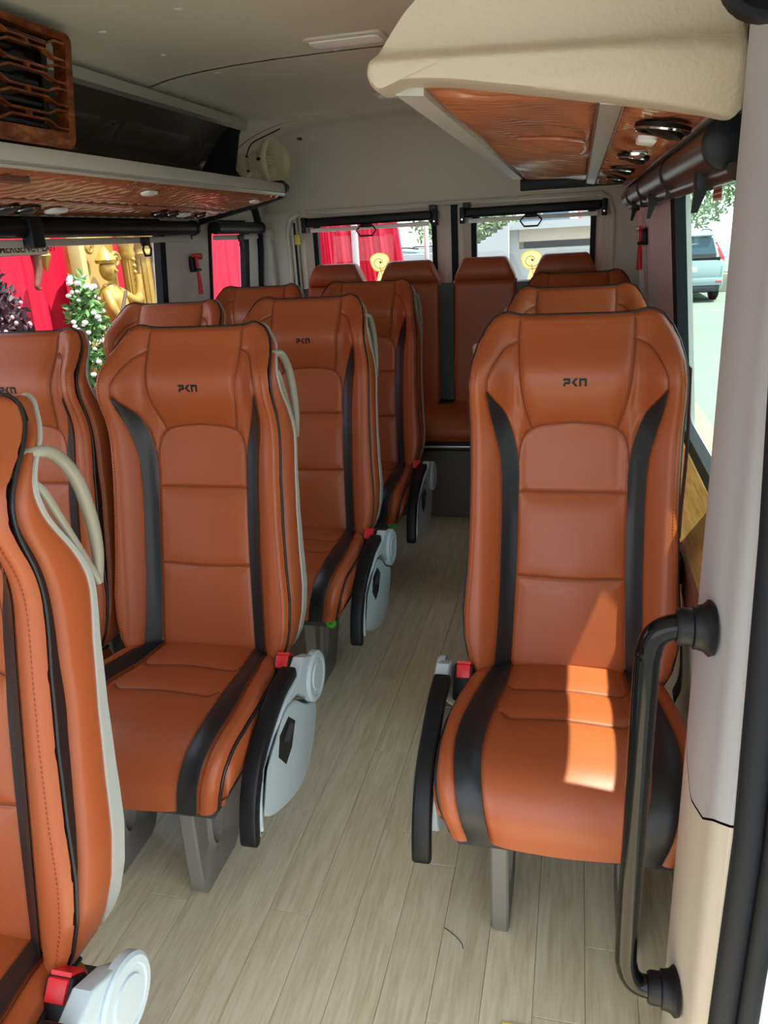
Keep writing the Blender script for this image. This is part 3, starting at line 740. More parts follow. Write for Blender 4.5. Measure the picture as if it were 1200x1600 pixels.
# ------------------------------------------------------------------ overhead racks
def ruched(fn, nu, nv, amp, kind):
    """leather gathered into small folds: displaced grid. fn(u, v) -> point; folds push down"""
    u = np.linspace(0, 1, nu); v = np.linspace(0, 1, nv); V, UU = np.meshgrid(v, u, indexing='ij')
    A = np.array([[fn(a, b) for a in u] for b in v])
    if kind == 'wave':
        ph = V * 430 + 3.2 * np.sin(UU * 6 + V * 19) + 1.8 * np.sin(UU * 15 - V * 43) + 1.8 * np.sin(V * 61)
        h = np.abs(np.sin(ph / 2)) ** .8 * (.6 + .4 * np.sin(UU * 5 + V * 14)); 
    else:
        p1 = (V * 38 + UU * 2.2) * math.pi; p2 = (V * 38 - UU * 2.0 + .3 * np.sin(V * 60)) * math.pi
        h = np.abs(np.sin(p1 + .5 * np.sin(UU * 9))) ** .7 * .7 + .3 * np.abs(np.sin(p2))
    edge = np.minimum(np.minimum(UU, 1 - UU) / .06, 1) * np.minimum(np.minimum(V, 1 - V) / .01, 1)
    A[..., 2] -= amp * h * edge
    return MB().grid(A)

def vent(parent, x, y, z, nrm, r=.028, label=None, open_=0.):
    n = Vector(nrm).normalized(); c = Vector((x, y, z - .007))
    o = MB().lathe([(r * 1.22, -.004), (r * 1.22, .002), (r * 1.1, .006), (r, .006), (r * .96, -.002)], c, n, 28).build('air_vent', BLACK, parent, 40, label)
    MB().lathe([(r * 1.16, .004), (r * 1.19, .0055), (r * 1.24, .003), (r * 1.22, .002), (r * 1.16, .004)], c, n, 28, False).build('vent_ring', CHROME, o, 40)
    u = n.cross(Vector((0, 1, 0))).normalized()
    R = Matrix.Rotation(open_, 3, Vector((0, 1, 0)))
    MB().lathe([(r * .96, -.003), (r * .96, .004), (r * .6, .008), (0, .009)], c + n * .002, R @ n, 24).build('vent_flap', BLACK, o, 40)
    return o
def lamp(parent, x, y, z, nrm, a, b, name='reading_light', ux=(0, 1, 0)):
    n = Vector(nrm).normalized(); u = Vector(ux); u = (u - n * u.dot(n)).normalized(); w = n.cross(u); c = Vector((x, y, z - .007))
    P = rrect(-a, a, -b, b, min(a, b) * .8, 6)
    def L(k, h): return [tuple(c + u * (p[0] * k) + w * (p[1] * k) + n * h) for p in P]
    return MB().loops([L(1, -.003), L(1, .003), L(.88, .006), L(.5, .0075)], True, True).build(name, LENS, parent, 40)

# right rack, above the single seats
def rb_z(x): return np.interp(x, [-.26, .03, .17, .25], [1.511, 1.475, 1.451, 1.440])
rr = thing('overhead_rack', 'cream overhead rack on the right, with big rounded end cap and ruched brown underside', 'rack', (-.03, 2.2, 1.45))
Y0, Y1 = 1.180, 3.25
ruched(lambda u, v: (-.215 + u * .235, Y0 + v * (Y1 - Y0), float(rb_z(-.215 + u * .235)) + .006), 40, 900, .0115, 'wave').build('leather_panel', RUCHED, rr, 180)
ruched(lambda u, v: (.052 + u * .120, Y0 + v * (Y1 - Y0), float(rb_z(.052 + u * .120)) + .006), 24, 900, .010, 'wave').build('leather_panel', RUCHED, rr, 180)
MB().hexa([(.022, Y0, 1.470), (.050, Y0, 1.466), (.050, Y1, 1.466), (.022, Y1, 1.470)], [(.022, Y0, 1.486), (.050, Y0, 1.482), (.050, Y1, 1.482), (.022, Y1, 1.486)]).build('divider_strip', ALU, rr)
for xx in (.0205, .0515): MB().tube([(xx, Y0, float(rb_z(xx)) - .003), (xx, Y1, float(rb_z(xx)) - .003)], .003, 6).build('divider_bead', BROWN, rr, 60)
MB().hexa([(-.252, Y0, 1.504), (-.213, Y0, 1.500), (-.213, Y1, 1.500), (-.252, Y1, 1.504)], [(-.262, Y0, 1.53), (-.213, Y0, 1.52), (-.213, Y1, 1.52), (-.262, Y1, 1.53)]).build('edge_strip', GREYBAR, rr)
MB().hexa([(.171, Y0, 1.452), (.190, Y0, 1.456), (.190, Y1 + .2, 1.456), (.171, Y1 + .2, 1.452)], [(.171, Y0, 1.462), (.190, Y0, 1.466), (.190, Y1 + .2, 1.466), (.171, Y1 + .2, 1.462)]).build('wall_strip', GREYBAR, rr)
# body of the rack (closed box above the underside)
mb = MB(); sec = [(-.262, 1.53), (-.20, 1.525), (.20, 1.475), (.19, 1.75), (-.08, 1.83), (-.20, 1.66)]
mb.loops([[(a, Y0 + .01, b) for a, b in sec], [(a, Y1, b) for a, b in sec]], True, True).build('rack_body', CREAM, rr, 30)
MB().bbox(-.225, .175, Y1 + .001, Y1 + .012, 1.46, 1.515, .004).build('rear_trim', BLACK, rr, 40)
# end cap: moulded outline with a rounded rim, bulging towards the front below a crease
capo = [(-.276, 1.512), (-.279, 1.525), (-.272, 1.545), (-.254, 1.570), (-.233, 1.594), (-.215, 1.610), (-.17, 1.655), (-.10, 1.73), (-.03, 1.815), (.10, 1.83), (.178, 1.80), (.183, 1.65), (.188, 1.55), (.194, 1.46), (.190, 1.444), (.178, 1.438), (.143, 1.447), (.08, 1.460), (.018, 1.472), (-.05, 1.485), (-.113, 1.496), (-.17, 1.506), (-.227, 1.511), (-.250, 1.506), (-.266, 1.503)]
cp = catmull(capo + [capo[0]], 150)[:-1]; cen = cp.mean(0)
def capy(x, z):
    return 1.150 - .030 * sm(1.545, 1.525, z + .04 * (x + .05)) * sm(1.43, 1.50, z) - .004
L = []
def capring(k, y=None, dy=0.):
    q = (cp - cen) * k + cen
    return [(a, (capy(a, b) + dy) if y is None else y, b) for a, b in q]
L = [capring(.985, 1.19), capring(1.0, 1.185), capring(1.0, None, .018), capring(.992, None, .006), capring(.975, None, .0)] + [capring(k) for k in np.linspace(.94, .06, 26)]
MB().loops(L, True, True).build('end_cap', CREAM, rr, 60)
nr = Vector((-.17, 0, -1)).normalized()
vent(rr, .118, 1.36, rb_z(.118) - .001, nr, .034, 'black round air vent', .25); vent(rr, .108, 1.90, rb_z(.108) - .001, nr, .028, None, .25); vent(rr, .106, 2.30, rb_z(.106) - .001, nr, .026, None, .2)
lamp(rr, .108, 1.54, rb_z(.108) - .001, nr, .040, .016)
sw = MB().bbox(.090, .122, 1.68, 1.73, 1.440, 1.452, .004).build('switch_plate', CHROME, rr, 40); MB().bbox(.097, .115, 1.688, 1.722, 1.436, 1.444, .003).build('rocker', BROWN, sw, 40)
vent(rr, .108, 2.72, rb_z(.108) - .001, nr, .025, None, .2)
# stitched hand pull pressed into the leather
MB().tube(catmull([(-.11, 1.55, 1.474), (-.04, 1.50, 1.464), (.0, 1.56, 1.462), (.008, 1.70, 1.462), (.0, 1.80, 1.463)], 24), .004, 8).build('hand_pull_seam', RUCHED, rr, 60)

# left rack, open towards the aisle
lr = thing('overhead_rack', 'open overhead rack on the left with black inside, grey lip and quilted brown underside', 'rack', (-1.4, 2.2, 1.5))
LX, LZ0, LZ1, LY0, LY1 = -1.195, 1.512, 1.556, .9, 3.30
def lb_z(x): return np.interp(x, [-1.60, -1.42, -1.205], [1.440, 1.468, 1.506])
sec = [(LX, LZ0), (LX - .004, LZ0 - .006), (LX - .03, LZ0 - .004), (LX - .03, LZ1 - .01), (LX - .02, LZ1 + .002), (LX - .006, LZ1), (LX + .002, LZ1 - .012), (LX + .003, LZ0 + .016)]
MB().loops([[(a, LY0, b) for a, b in sec], [(a, LY1, b) for a, b in sec]], True, True).build('front_lip', GREYBAR, lr, 40)
MB().tube([(LX - .002, LY0, LZ0 + .004), (LX - .002, LY1, LZ0 + .004)], .005, 8).build('lip_bead', ALU, lr, 60)
ruched(lambda u, v: (-1.215 - u * .205, LY0 + v * (LY1 - LY0), float(lb_z(-1.215 - u * .205)) + .003), 36, 800, .0095, 'quilt').build('leather_panel', RUCHED, lr, 180)
ruched(lambda u, v: (-1.424 - u * .165, LY0 + v * (LY1 - LY0), float(lb_z(-1.424 - u * .165)) + .003), 30, 800, .0095, 'quilt').build('leather_panel', RUCHED, lr, 180)
MB().tube([(-1.422, LY0, float(lb_z(-1.422)) - .001), (-1.422, LY1, float(lb_z(-1.422)) - .001)], .0035, 6).build('seam_bead', BROWN, lr, 60)
MB().box(-1.575, LX - .02, LY0, LY1, 1.535, 1.548).build('shelf', DARKIN, lr)
# ribbed black inner wall
ys = np.linspace(LY0, LY1, 160); zs = np.linspace(1.545, 1.79, 60); A = np.zeros((60, 160, 3))
for i, z in enumerate(zs):
    for j, y in enumerate(ys):
        fx = -1.57 + .17 * max(0, (z - 1.60) / .19) ** 1.6
        q = (y % .62) / .62; d = 0
        for (q0, q1, z0, z1) in ((.22, .95, 1.665, 1.72), (.22, .95, 1.585, 1.635)):
            a = min(q - q0, q1 - q) * .62; b = min(z - z0, z1 - z); e = min(a, b)
            if e > -.006: d = max(d, min(1, (e + .006) / .008))
        for (qc, zc_) in ((.09, 1.695), (.09, 1.60)):
            rr_ = math.hypot((q - qc) * .62, z - zc_)
            if abs(rr_ - .028) < .005: d = max(d, 1)
        A[i, j] = (fx + .012 * d, y, z)
MB().grid(A).build('inner_panel', DARKIN, lr, 40)
MB().prism([(LX - .012, 1.548), (-1.575, 1.548), (-1.575, 1.60), (-1.42, 1.80), (-1.345, 1.80), (-1.37, 1.75), (-1.40, 1.62), (-1.37, 1.575), (-1.26, 1.560)], lambda a, b, d: (a, d, b), LY1 - .012, LY1).build('end_panel', BLACK, lr, 40)
MB().hexa([(-1.352, LY0, 1.764), (-1.332, LY0, 1.772), (-1.332, LY1 + .01, 1.772), (-1.352, LY1 + .01, 1.764)], [(-1.372, LY0, 1.80), (-1.342, LY0, 1.806), (-1.342, LY1 + .01, 1.806), (-1.372, LY1 + .01, 1.80)]).build('top_trim', ALU, lr)
MB().prism([(LX + .010, LZ0 + .01), (LX + .012, LZ1 - .01), (LX - .01, LZ1 + .012), (-1.42, LZ1 + .006), (-1.60, 1.50), (-1.60, 1.415), (-1.42, 1.452), (LX - .01, LZ0 - .012)], lambda a, b, d: (a, d, b), LY1, LY1 + .03).build('end_cap', BLACK, lr, 40)
nl = Vector((.17, 0, -1)).normalized()
for i, (yy, r_) in enumerate(((1.93, .030), (2.02, .030), (2.76, .026), (2.855, .024))): vent(lr, -1.488, yy, lb_z(-1.488) - .003, nl, r_, None, -.2)
lamp(lr, -1.49, 2.15, lb_z(-1.49) - .004, nl, .040, .022); lamp(lr, -1.49, 2.95, lb_z(-1.49) - .004, nl, .036, .020)
vent(lr, -1.49, 3.10, lb_z(-1.49) - .003, nl, .020, None, -.2)
lamp(lr, -1.265, 2.30, lb_z(-1.265) - .003, nl, .034, .016, 'strip_light'); lamp(lr, -1.265, 3.13, lb_z(-1.265) - .003, nl, .030, .014, 'strip_light')
MB().bbox(-1.275, -1.235, 1.55, 1.71, 1.482, 1.50, .006).build('pull_tab', BROWN, lr, 40)

# wood-grain grille of the air unit set in the left rack
gr = thing('air_unit_grille', 'glossy burl-wood grille with honeycomb slats at the upper left under the ceiling', 'grille', (-1.21, 1.5, 1.56))
GX = -1.205
def gx(z): return GX - .010 * (max(0, z - 1.56) / .26) ** 1.3
def gy(y, z): return y + .072 * (z - 1.562) / .26
gy0, gy1, gz0, gz1 = 1.02, 1.855, 1.562, 1.824
oh = rrect(gy0, gy1, gz0, gz1, .022, 6); ih = rrect(gy0 + .045, gy1 - .022, gz0 + .036, gz1 - .020, .012, 6)
def GL(P, dx): return [(gx(b) + dx, gy(a, b), b) for a, b in P]
ohs = rrect(gy0 + .006, gy1 - .006, gz0 + .006, gz1 - .006, .018, 6)
fr = MB().loops([GL(ih, -.03), GL(ih, .004), GL(ohs, .010), GL(oh, .004), GL(oh, -.03)]).build('frame', TRIM_W, gr, 45)
MB().loops([GL(rrect(gy0 + .03, gy1 - .012, gz0 + .02, gz1 - .012, .01, 6), -.06), GL(rrect(gy0 + .03, gy1 - .012, gz0 + .02, gz1 - .012, .01, 6), -.055)], True, True).build('backing', BLACKG, gr)
for k in range(5): MB().box(GX - .055, GX - .046, gy0 + .05, gy1 - .03, gz0 + .050 + k * .045, gz0 + .058 + k * .045).build('inner_fin', DARKGREY, gr)
ZR = (.026, .064, .079, .115, .130, .165, .178, .217); ZLg = (.039, .052, .091, .104, .141, .154, .190, .204)
for k in range(8):
    a, b = gz1 - ZR[k], gz1 - ZLg[k]; y = gy1 - .018; pts = [(y, a)]; cur = y
    while cur > gy0 + .05:
        for (dy, z_) in ((.045, a), (.035, b), (.130, b), (.035, a)):
            cur -= dy; pts.append((max(cur, gy0 + .040), z_))
    mb = MB()
    for p, q in zip(pts[:-1], pts[1:]):
        if abs(p[0] - q[0]) < 1e-6: continue
        t = .0026
        p, q = (gy(*p), p[1]), (gy(*q), q[1])
        mb.hexa([(gx(p[1]) - .012, p[0], p[1] - t), (gx(p[1]) + .003, p[0], p[1] - t), (gx(q[1]) + .003, q[0], q[1] - t), (gx(q[1]) - .012, q[0], q[1] - t)],
                [(gx(p[1]) - .012, p[0], p[1] + t), (gx(p[1]) + .003, p[0], p[1] + t), (gx(q[1]) + .003, q[0], q[1] + t), (gx(q[1]) - .012, q[0], q[1] + t)])
    mb.build('slat', TRIM_W, gr)
    if k % 2 == 0:
        for n_ in range(3):
            yc = gy(gy1 - .018 - .145 - n_ * .245, gz1 - ZLg[k]); MB().box(gx(b) - .008, gx(b) + .002, yc - .005, yc + .005, gz1 - ZLg[k + 1], b).build('slat_link', TRIM_W, gr)

# little wall fan beyond the left rack
fan = thing('wall_fan', 'aged cream cage fan on top of the left rack end, seen edge-on', 'fan', (-1.38, 3.52, 1.60))
fc = Vector((-1.315, 3.52, 1.660)); ax = Vector((.96, -.12, -.03)).normalized(); u = Vector((0, 0, 1)); u = (u - ax * u.dot(ax)).normalized(); w_ = ax.cross(u)
MB().lathe([(.035, -.10), (.048, -.085), (.052, -.03), (.045, .0)], fc - ax * .01, ax, 24).build('motor_housing', FANCREAM, fan, 40)
RC = .098
MB().lathe([(RC * .99, -.008), (RC * 1.05, -.004), (RC * 1.05, .010), (RC * .99, .014), (RC * .99, -.008)], fc, ax, 40, False).build('cage_rim', FANCREAM, fan, 40)
mb = MB()
for k in range(36):
    a = 2 * math.pi * k / 36; d = u * math.cos(a) + w_ * math.sin(a)
    mb.tube([fc + d * .028 + ax * .062, fc + d * .055 + ax * .058, fc + d * RC + ax * .010], .0015, 5)
    mb.tube([fc + d * RC - ax * .004, fc + d * (RC * .93) - ax * .035, fc + d * .05 - ax * .048], .0015, 5)
o = mb.build('cage_ribs', FANCREAM, fan, 60); o['kind'] = 'stuff'
MB().lathe([(.030, .058), (.030, .065), (.0, .068)], fc, ax, 20).build('cage_hub', FANCREAM, fan, 40)
for k in range(3):
    a = 2 * math.pi * k / 3 + .4; d = u * math.cos(a) + w_ * math.sin(a); e = ax.cross(d)
    MB().add([fc + d * .02 + e * .012 + ax * .012, fc + d * .085 + e * .04 + ax * .022, fc + d * .085 - e * .03 + ax * .0, fc + d * .02 - e * .012 + ax * .004], [(0, 1, 2, 3)]).build('blade', FANCREAM, fan)
MB().lathe([(.052, 0), (.052, .012), (.040, .030), (.022, .040)], (-1.468, 3.535, 1.655), (1, -.1, 0), 28).build('mount_plate', FANCREAM, fan, 40)
MB().tube([(-1.45, 3.535, 1.65), (-1.42, 3.53, 1.665), (-1.395, 3.53, 1.66)], [.022, .020, .026], 14).build('swivel_arm', FANCREAM, fan, 60)
for zz_ in (1.69, 1.63): MB().lathe([(.006, 0), (.006, .004), (0, .004)], (-1.430, 3.50, zz_), (.6, -.8, 0), 12).build('screw', BLACK, fan)
MB().lathe([(.008, 0), (.008, .012), (.004, .016), (0, .016)], fc - ax * .05 + Vector((0, -.05, .012)), (0, -1, 0), 14).build('knob', BLACK, fan, 40)
MB().tube(catmull([(-1.44, 3.53, 1.70), (-1.42, 3.55, 1.745), (-1.36, 3.58, 1.775), (-1.30, 3.60, 1.80)], 16), .0028, 6).build('cable', BLACK, fan, 60)

# ceiling lights
for i, (cx_, cy_) in enumerate(((-.665, 2.46), (-.70, 3.42))):
    z = float(zc(cx_)); t = thing('ceiling_light', ('white oblong ceiling light nearest the camera' if i == 0 else 'white oblong ceiling light partly behind the right rack cap'), 'ceiling light', (cx_, cy_, z), 'ceiling lights')
    def L(a, b, h): return [(cx_ + p, cy_ + q, z - h) for p, q in rrect(-a, a, -b, b, .02, 5)]
    MB().loops([L(.118, .052, -.002), L(.118, .052, .006), L(.108, .043, .010), L(.106, .041, .006)]).build('frame', TRIM, t, 40)
    MB().loops([L(.107, .042, .004), L(.104, .039, .012), L(.08, .025, .016)], True, True).build('diffuser', LENS, t, 40)

# ------------------------------------------------------------------ roller blinds and rails
def hexloop(c, u, v, a, b, r, name, parent, m=BLACK):
    c, u, v = Vector(c), Vector(u), Vector(v)
    P = [(-.62 * a, 0), (.62 * a, 0), (a, -.45 * b), (.62 * a, -b), (-.62 * a, -b), (-a, -.45 * b)]
    return MB().tube([c + u * p + v * q for p, q in P], r, 8, closed=True).build(name, m, parent, 60)
rt = thing('roller_blind', 'long bronze roller blind tube above the right window with black clamps and hooks', 'blind', (.19, 2.4, 1.40))
TX, TZ = .199, 1.418
MB().tube([(TX, 1.26, TZ), (TX, 3.62, TZ + .006)], .033, 28).build('tube', SILVERTUBE, rt, 50)
MB().lathe([(.036, -.012), (.036, .004), (.030, .008), (0, .008)], (TX, 1.262, TZ), (0, -1, 0), 28).build('end_cap', BLACK, rt, 40)
for yy in (1.90, 2.62, 3.22): MB().lathe([(.036, -.008), (.037, .0), (.036, .008)], (TX, yy, TZ), (0, 1, 0), 28).build('clamp_ring', BLACK, rt, 40)
MB().tube([(TX + .004, 1.22, 1.378), (TX + .004, 3.60, 1.386)], .014, 16, sx=.7).build('hem_bar', SILVERTUBE, rt, 50)
for i, yy in enumerate((1.44, 2.36, 3.10)):
    h = MB(); xx = TX - .012
    h.bbox(xx - .008, xx + .020, yy - .018, yy + .018, 1.362, 1.396, .004)
    h.hexa([(xx - .010, yy - .012, 1.330), (xx - .002, yy - .012, 1.330), (xx - .002, yy + .006, 1.330), (xx - .010, yy + .006, 1.330)], [(xx - .006, yy - .018, 1.368), (xx + .012, yy - .018, 1.368), (xx + .012, yy + .018, 1.368), (xx - .006, yy + .018, 1.368)])
    h.build('pull_hook', BLACK, rt, 40)
for yy in (1.98, 2.80): MB().bbox(TX - .012, TX + .022, yy - .012, yy + .012, 1.368, 1.41, .004).build('bar_bracket', BLACK, rt, 40)
MB().tube([(TX + .02, 1.80, 1.45), (TX + .035, 1.80, 1.475), (TX + .05, 1.80, 1.45)], .004, 8).build('wire_clip', BLACK, rt, 60)
# blind above the entrance, its end near the camera
ft = thing('roller_blind', 'dark roller blind tube end at the upper right corner above the entrance', 'blind', (.16, .8, 1.5))
MB().tube([(.150, .20, 1.512), (.147, .80, 1.512)], .034, 28).build('tube', BLACKG, ft, 50)
MB().lathe([(.041, -.010), (.041, .010), (.036, .014), (.034, .010), (.020, .006)], (.147, .80, 1.512), (0, 1, 0), 28).build('end_cap', BLACK, ft, 40)
MB().tube([(.190, .20, 1.472), (.188, .78, 1.470)], .015, 16).build('hem_bar', GREYBAR, ft, 50)
MB().lathe([(.019, -.008), (.019, .006), (.0, .010)], (.188, .78, 1.470), (0, 1, 0), 20).build('bar_cap', BLACK, ft, 40)
MB().lathe([(.004, 0), (.004, .003), (0, .003)], (.120, .812, 1.488), (0, -1, 0), 10).build('screw', CHROME, ft)

def side_blind(label, y0, y1, handles, cl):
    x = -1.575; o = thing('roller_blind', label, 'blind', (x, (y0 + y1) / 2, 1.36))
    MB().tube([(x, y0, 1.402), (x, y1, 1.402)], .027, 24).build('tube', BLACK, o, 50)
    MB().lathe([(.031, -.012), (.031, .008), (.024, .014), (0, .014)], (x, y1, 1.402), (0, 1, 0), 24).build('end_cap', BLACK, o, 40)
    MB().bbox(x - .016, x - .004, y0, y1 - .02, 1.350, 1.372, .004).build('hem_bar', GREYBAR, o, 40)
    MB().tube([(x - .01, y1 - .03, 1.36), (x - .008, y1 - .01, 1.36), (x - .008, y1 - .008, 1.375)], .004, 8).build('hook', DARKGREY, o, 60)
    for yy in handles:
        MB().bbox(x - .004, x + .006, yy - .03, yy + .03, 1.340, 1.372, .004).build('handle_plate', BLACK, o, 40)
        hexloop((x + .004, yy, 1.345), (0, 1, 0), (0, 0, 1), .030, .040, .0042, 'pull_handle', o)
    for yy in cl: MB().bbox(x - .006, x + .034, yy - .03, yy + .03, 1.345, 1.432, .008).build('clamp', BLACK, o, 40)
    return o
side_blind('black roller blind tube over the long left window', 1.0, 3.19, (2.78,), (2.12,))
side_blind('short black roller blind over the small left window at the back', 3.40, 3.93, (3.68,), ())
def rear_blind(label, xa, xb, xh, mo):
    o = thing('roller_blind', label, 'blind', ((xa + xb) / 2, 4.12, 1.40)); y = 4.10
    MB().bbox(xa + .012, xb - .012, y - .022, y + .022, 1.392, 1.436, .010, 3).build('cassette', BLACK, o, 40)
    MB().bbox(xa + .03, xb - .03, y - .006, y + .004, 1.366, 1.386, .003).build('hem_bar', LENS, o, 40)
    for x in (xa, xb):
        b = MB(); b.bbox(x - .012, x + .014, y - .026, y + .03, 1.365, 1.440, .004); b.build('end_bracket', BLACK, o, 40)
        MB().lathe([(.010, 0), (.010, .012), (.0, .014)], (x, y - .024, 1.432), (0, -1, 0), 12).build('bracket_knob', BLACK, o, 40)
        MB().lathe([(.004, 0), (.004, .003), (0, .003)], (x, y - .026, 1.385), (0, -1, 0), 8).build('screw', CHROME, o)
    MB().bbox(mo - .016, mo + .016, 4.085, 4.165, 1.437, 1.462, .004).build('mount', DARKGREY, o, 40)
    for d in (-.02, 0, .02): MB().lathe([(.006, 0), (.006, .006), (0, .006)], (mo + d, 4.150, 1.468), (0, -1, 0), 10).build('mount_screw', CHROME, o)
    hexloop((xh, y - .012, 1.384), (1, 0, 0), (0, 0, 1), .052, .048, .0045, 'pull_handle', o)
    MB().bbox(xh - .03, xh + .03, y - .016, y - .006, 1.376, 1.392, .003).build('handle_plate', BLACK, o, 40)
rear_blind('black roller blind over the left rear door window, red drape behind', -1.392, -.705, -1.06, -.715)
rear_blind('black roller blind over the right rear door window, white building behind', -.565, .112, -.23, -.545)

# emergency hammers
def hammer(label, x, y, z, sd):
    t = thing('emergency_hammer', label, 'hammer', (x, y, z), 'red emergency hammers'); s_ = sd
    MB().bbox(min(x, x + s_ * .022), max(x, x + s_ * .022), y - .028, y + .028, z - .01, z + .055, .005).build('holder', BLACK, t, 40)
    MB().tube([(x + s_ * .030, y - .034, z + .058), (x + s_ * .030, y + .030, z + .052)], [.008, .014], 14).build('head', RED, t, 60)
    MB().tube([(x + s_ * .030, y - .012, z + .05), (x + s_ * .030, y - .008, z), (x + s_ * .028, y + .002, z - .04), (x + s_ * .026, y + .004, z - .105)], [.008, .008, .012, .014], 12, True, .7).build('grip', RED, t, 60)
    MB().bbox(min(x + s_ * .016, x + s_ * .040), max(x + s_ * .016, x + s_ * .040), y - .022, y + .016, z - .008, z + .004, .003).build('clip', BLACK, t, 40)
hammer('red emergency hammer on the post between the two left windows', xl(1.24) + .0, 3.27, 1.235, 1)
hammer('red emergency hammer on the right rear wall panel, under the blind tube', xr(1.25) - .0, 3.50, 1.245, -1)
for yy in (3.56, 3.70): struct(MB().tube([(xr(.8) - .003, yy, .8), (xr(1.36) - .003, yy, 1.36)], .005, 8).build('trim_6', TRIM, None, 60))

# seat belt hanging behind the front right seat
sb = thing('seat_belt', 'black belt webbing running down beside the sunlit right seat to the wood ledge', 'belt', (.225, 1.68, .45))
P = catmull([(.243, 1.80, 1.02), (.244, 1.765, .85), (.238, 1.74, .70), (.235, 1.70, .55), (.234, 1.66, .42)], 20)
MB().loops([[(p[0] - .001, p[1] - .020, p[2]), (p[0] + .001, p[1] - .020, p[2]), (p[0] + .001, p[1] + .020, p[2]), (p[0] - .001, p[1] + .020, p[2])] for p in P], True, True).build('webbing', BLACKL, sb, 40)
P = catmull([(.228, 1.66, .60), (.232, 1.56, .50), (.230, 1.50, .42), (.222, 1.52, .36)], 16)
MB().loops([[(p[0] - .001, p[1] - .018, p[2]), (p[0] + .001, p[1] - .018, p[2]), (p[0] + .001, p[1] + .018, p[2] + .01), (p[0] - .001, p[1] + .018, p[2] + .01)] for p in P], True, True).build('lower_webbing', BLACKL, sb, 40)
MB().bbox(.222, .238, 1.62, 1.68, .58, .64, .006).build('tongue', BLACK, sb, 40)

# grab rail by the entrance
gb = thing('grab_rail', 'glossy black vertical grab rail bolted to the pillar beside the entrance', 'rail', (.10, .93, .2))
P = [(.168, .93, .838), (.140, .93, .838), (.122, .93, .834), (.108, .93, .822), (.102, .93, .80), (.100, .93, .76), (.099, .93, .5), (.098, .93, .30), (.100, .93, .262), (.106, .93, .240), (.118, .93, .226), (.138, .93, .222), (.168, .93, .222)]
MB().tube(catmull(P, 70), .0165, 24).build('pole', BLACKG, gb, 60)
for z in (.838, .222):
    MB().lathe([(.034, 0), (.036, .006), (.030, .012), (.028, .020), (.028, .024), (.024, .026), (.024, .040), (.021, .044), (.0168, .044)], (.176, .93, z), (-1, 0, 0), 28).build('flange', BLACK, gb, 40)

# a hair on the floor
tag(MB().tube(catmull([(-.226, 1.177, .001), (-.212, 1.168, .0014), (-.198, 1.158, .001), (-.186, 1.145, .001), (-.183, 1.135, .001)], 20), .0007, 5).build('dark_hair', BLACK), 'thin dark curved hair lying on the pale plank floor', 'hair')

# stickers on the glass
MB_ = MB()
st = thing('window_sticker', 'small pale sticker with orange lines high on the right window glass', 'sticker', (xr(1.37) + .018, 1.86, 1.37))
gx_ = xr(1.37) + .018
MB().box(gx_, gx_ + .001, 1.80, 1.92, 1.355, 1.392).build('paper', STICKER, st)
for k in range(3): MB().box(gx_ - .0008, gx_, 1.81, 1.91, 1.360 + k * .0105, 1.367 + k * .0105).build('printed_line', STICKERO, st)
es = thing('exit_sticker', 'pale sticker reading EMERGENCY EXIT along the top of the left window', 'sticker', (xl(1.36) - .02, 2.2, 1.34))
ex = xl(1.365) - .018
MB().box(ex - .001, ex, 2.02, 2.30, 1.331, 1.372).build('paper', STICKER, es)
fc_ = bpy.data.curves.new('lettering', 'FONT'); fc_.body = 'EMERGENCY EXIT'; fc_.size = .036; fc_.offset = .0007; fc_.extrude = .0003; fc_.materials.append(BROWN); fc_.align_x = 'CENTER'
fo = bpy.data.objects.new('lettering', fc_); COL.objects.link(fo); FM = Matrix(((0, 0, 1, ex + .0006 - es.location.x), (1, 0, 0, 2.20 - es.location.y), (0, 1, 0, 1.338 - es.location.z), (0, 0, 0, 1)))
dg = bpy.context.evaluated_depsgraph_get(); me_ = bpy.data.meshes.new_from_object(fo.evaluated_get(dg)); bpy.data.objects.remove(fo)
lo_ = bpy.data.objects.new('lettering', me_); COL.objects.link(lo_); lo_.parent = es; lo_.matrix_local = FM

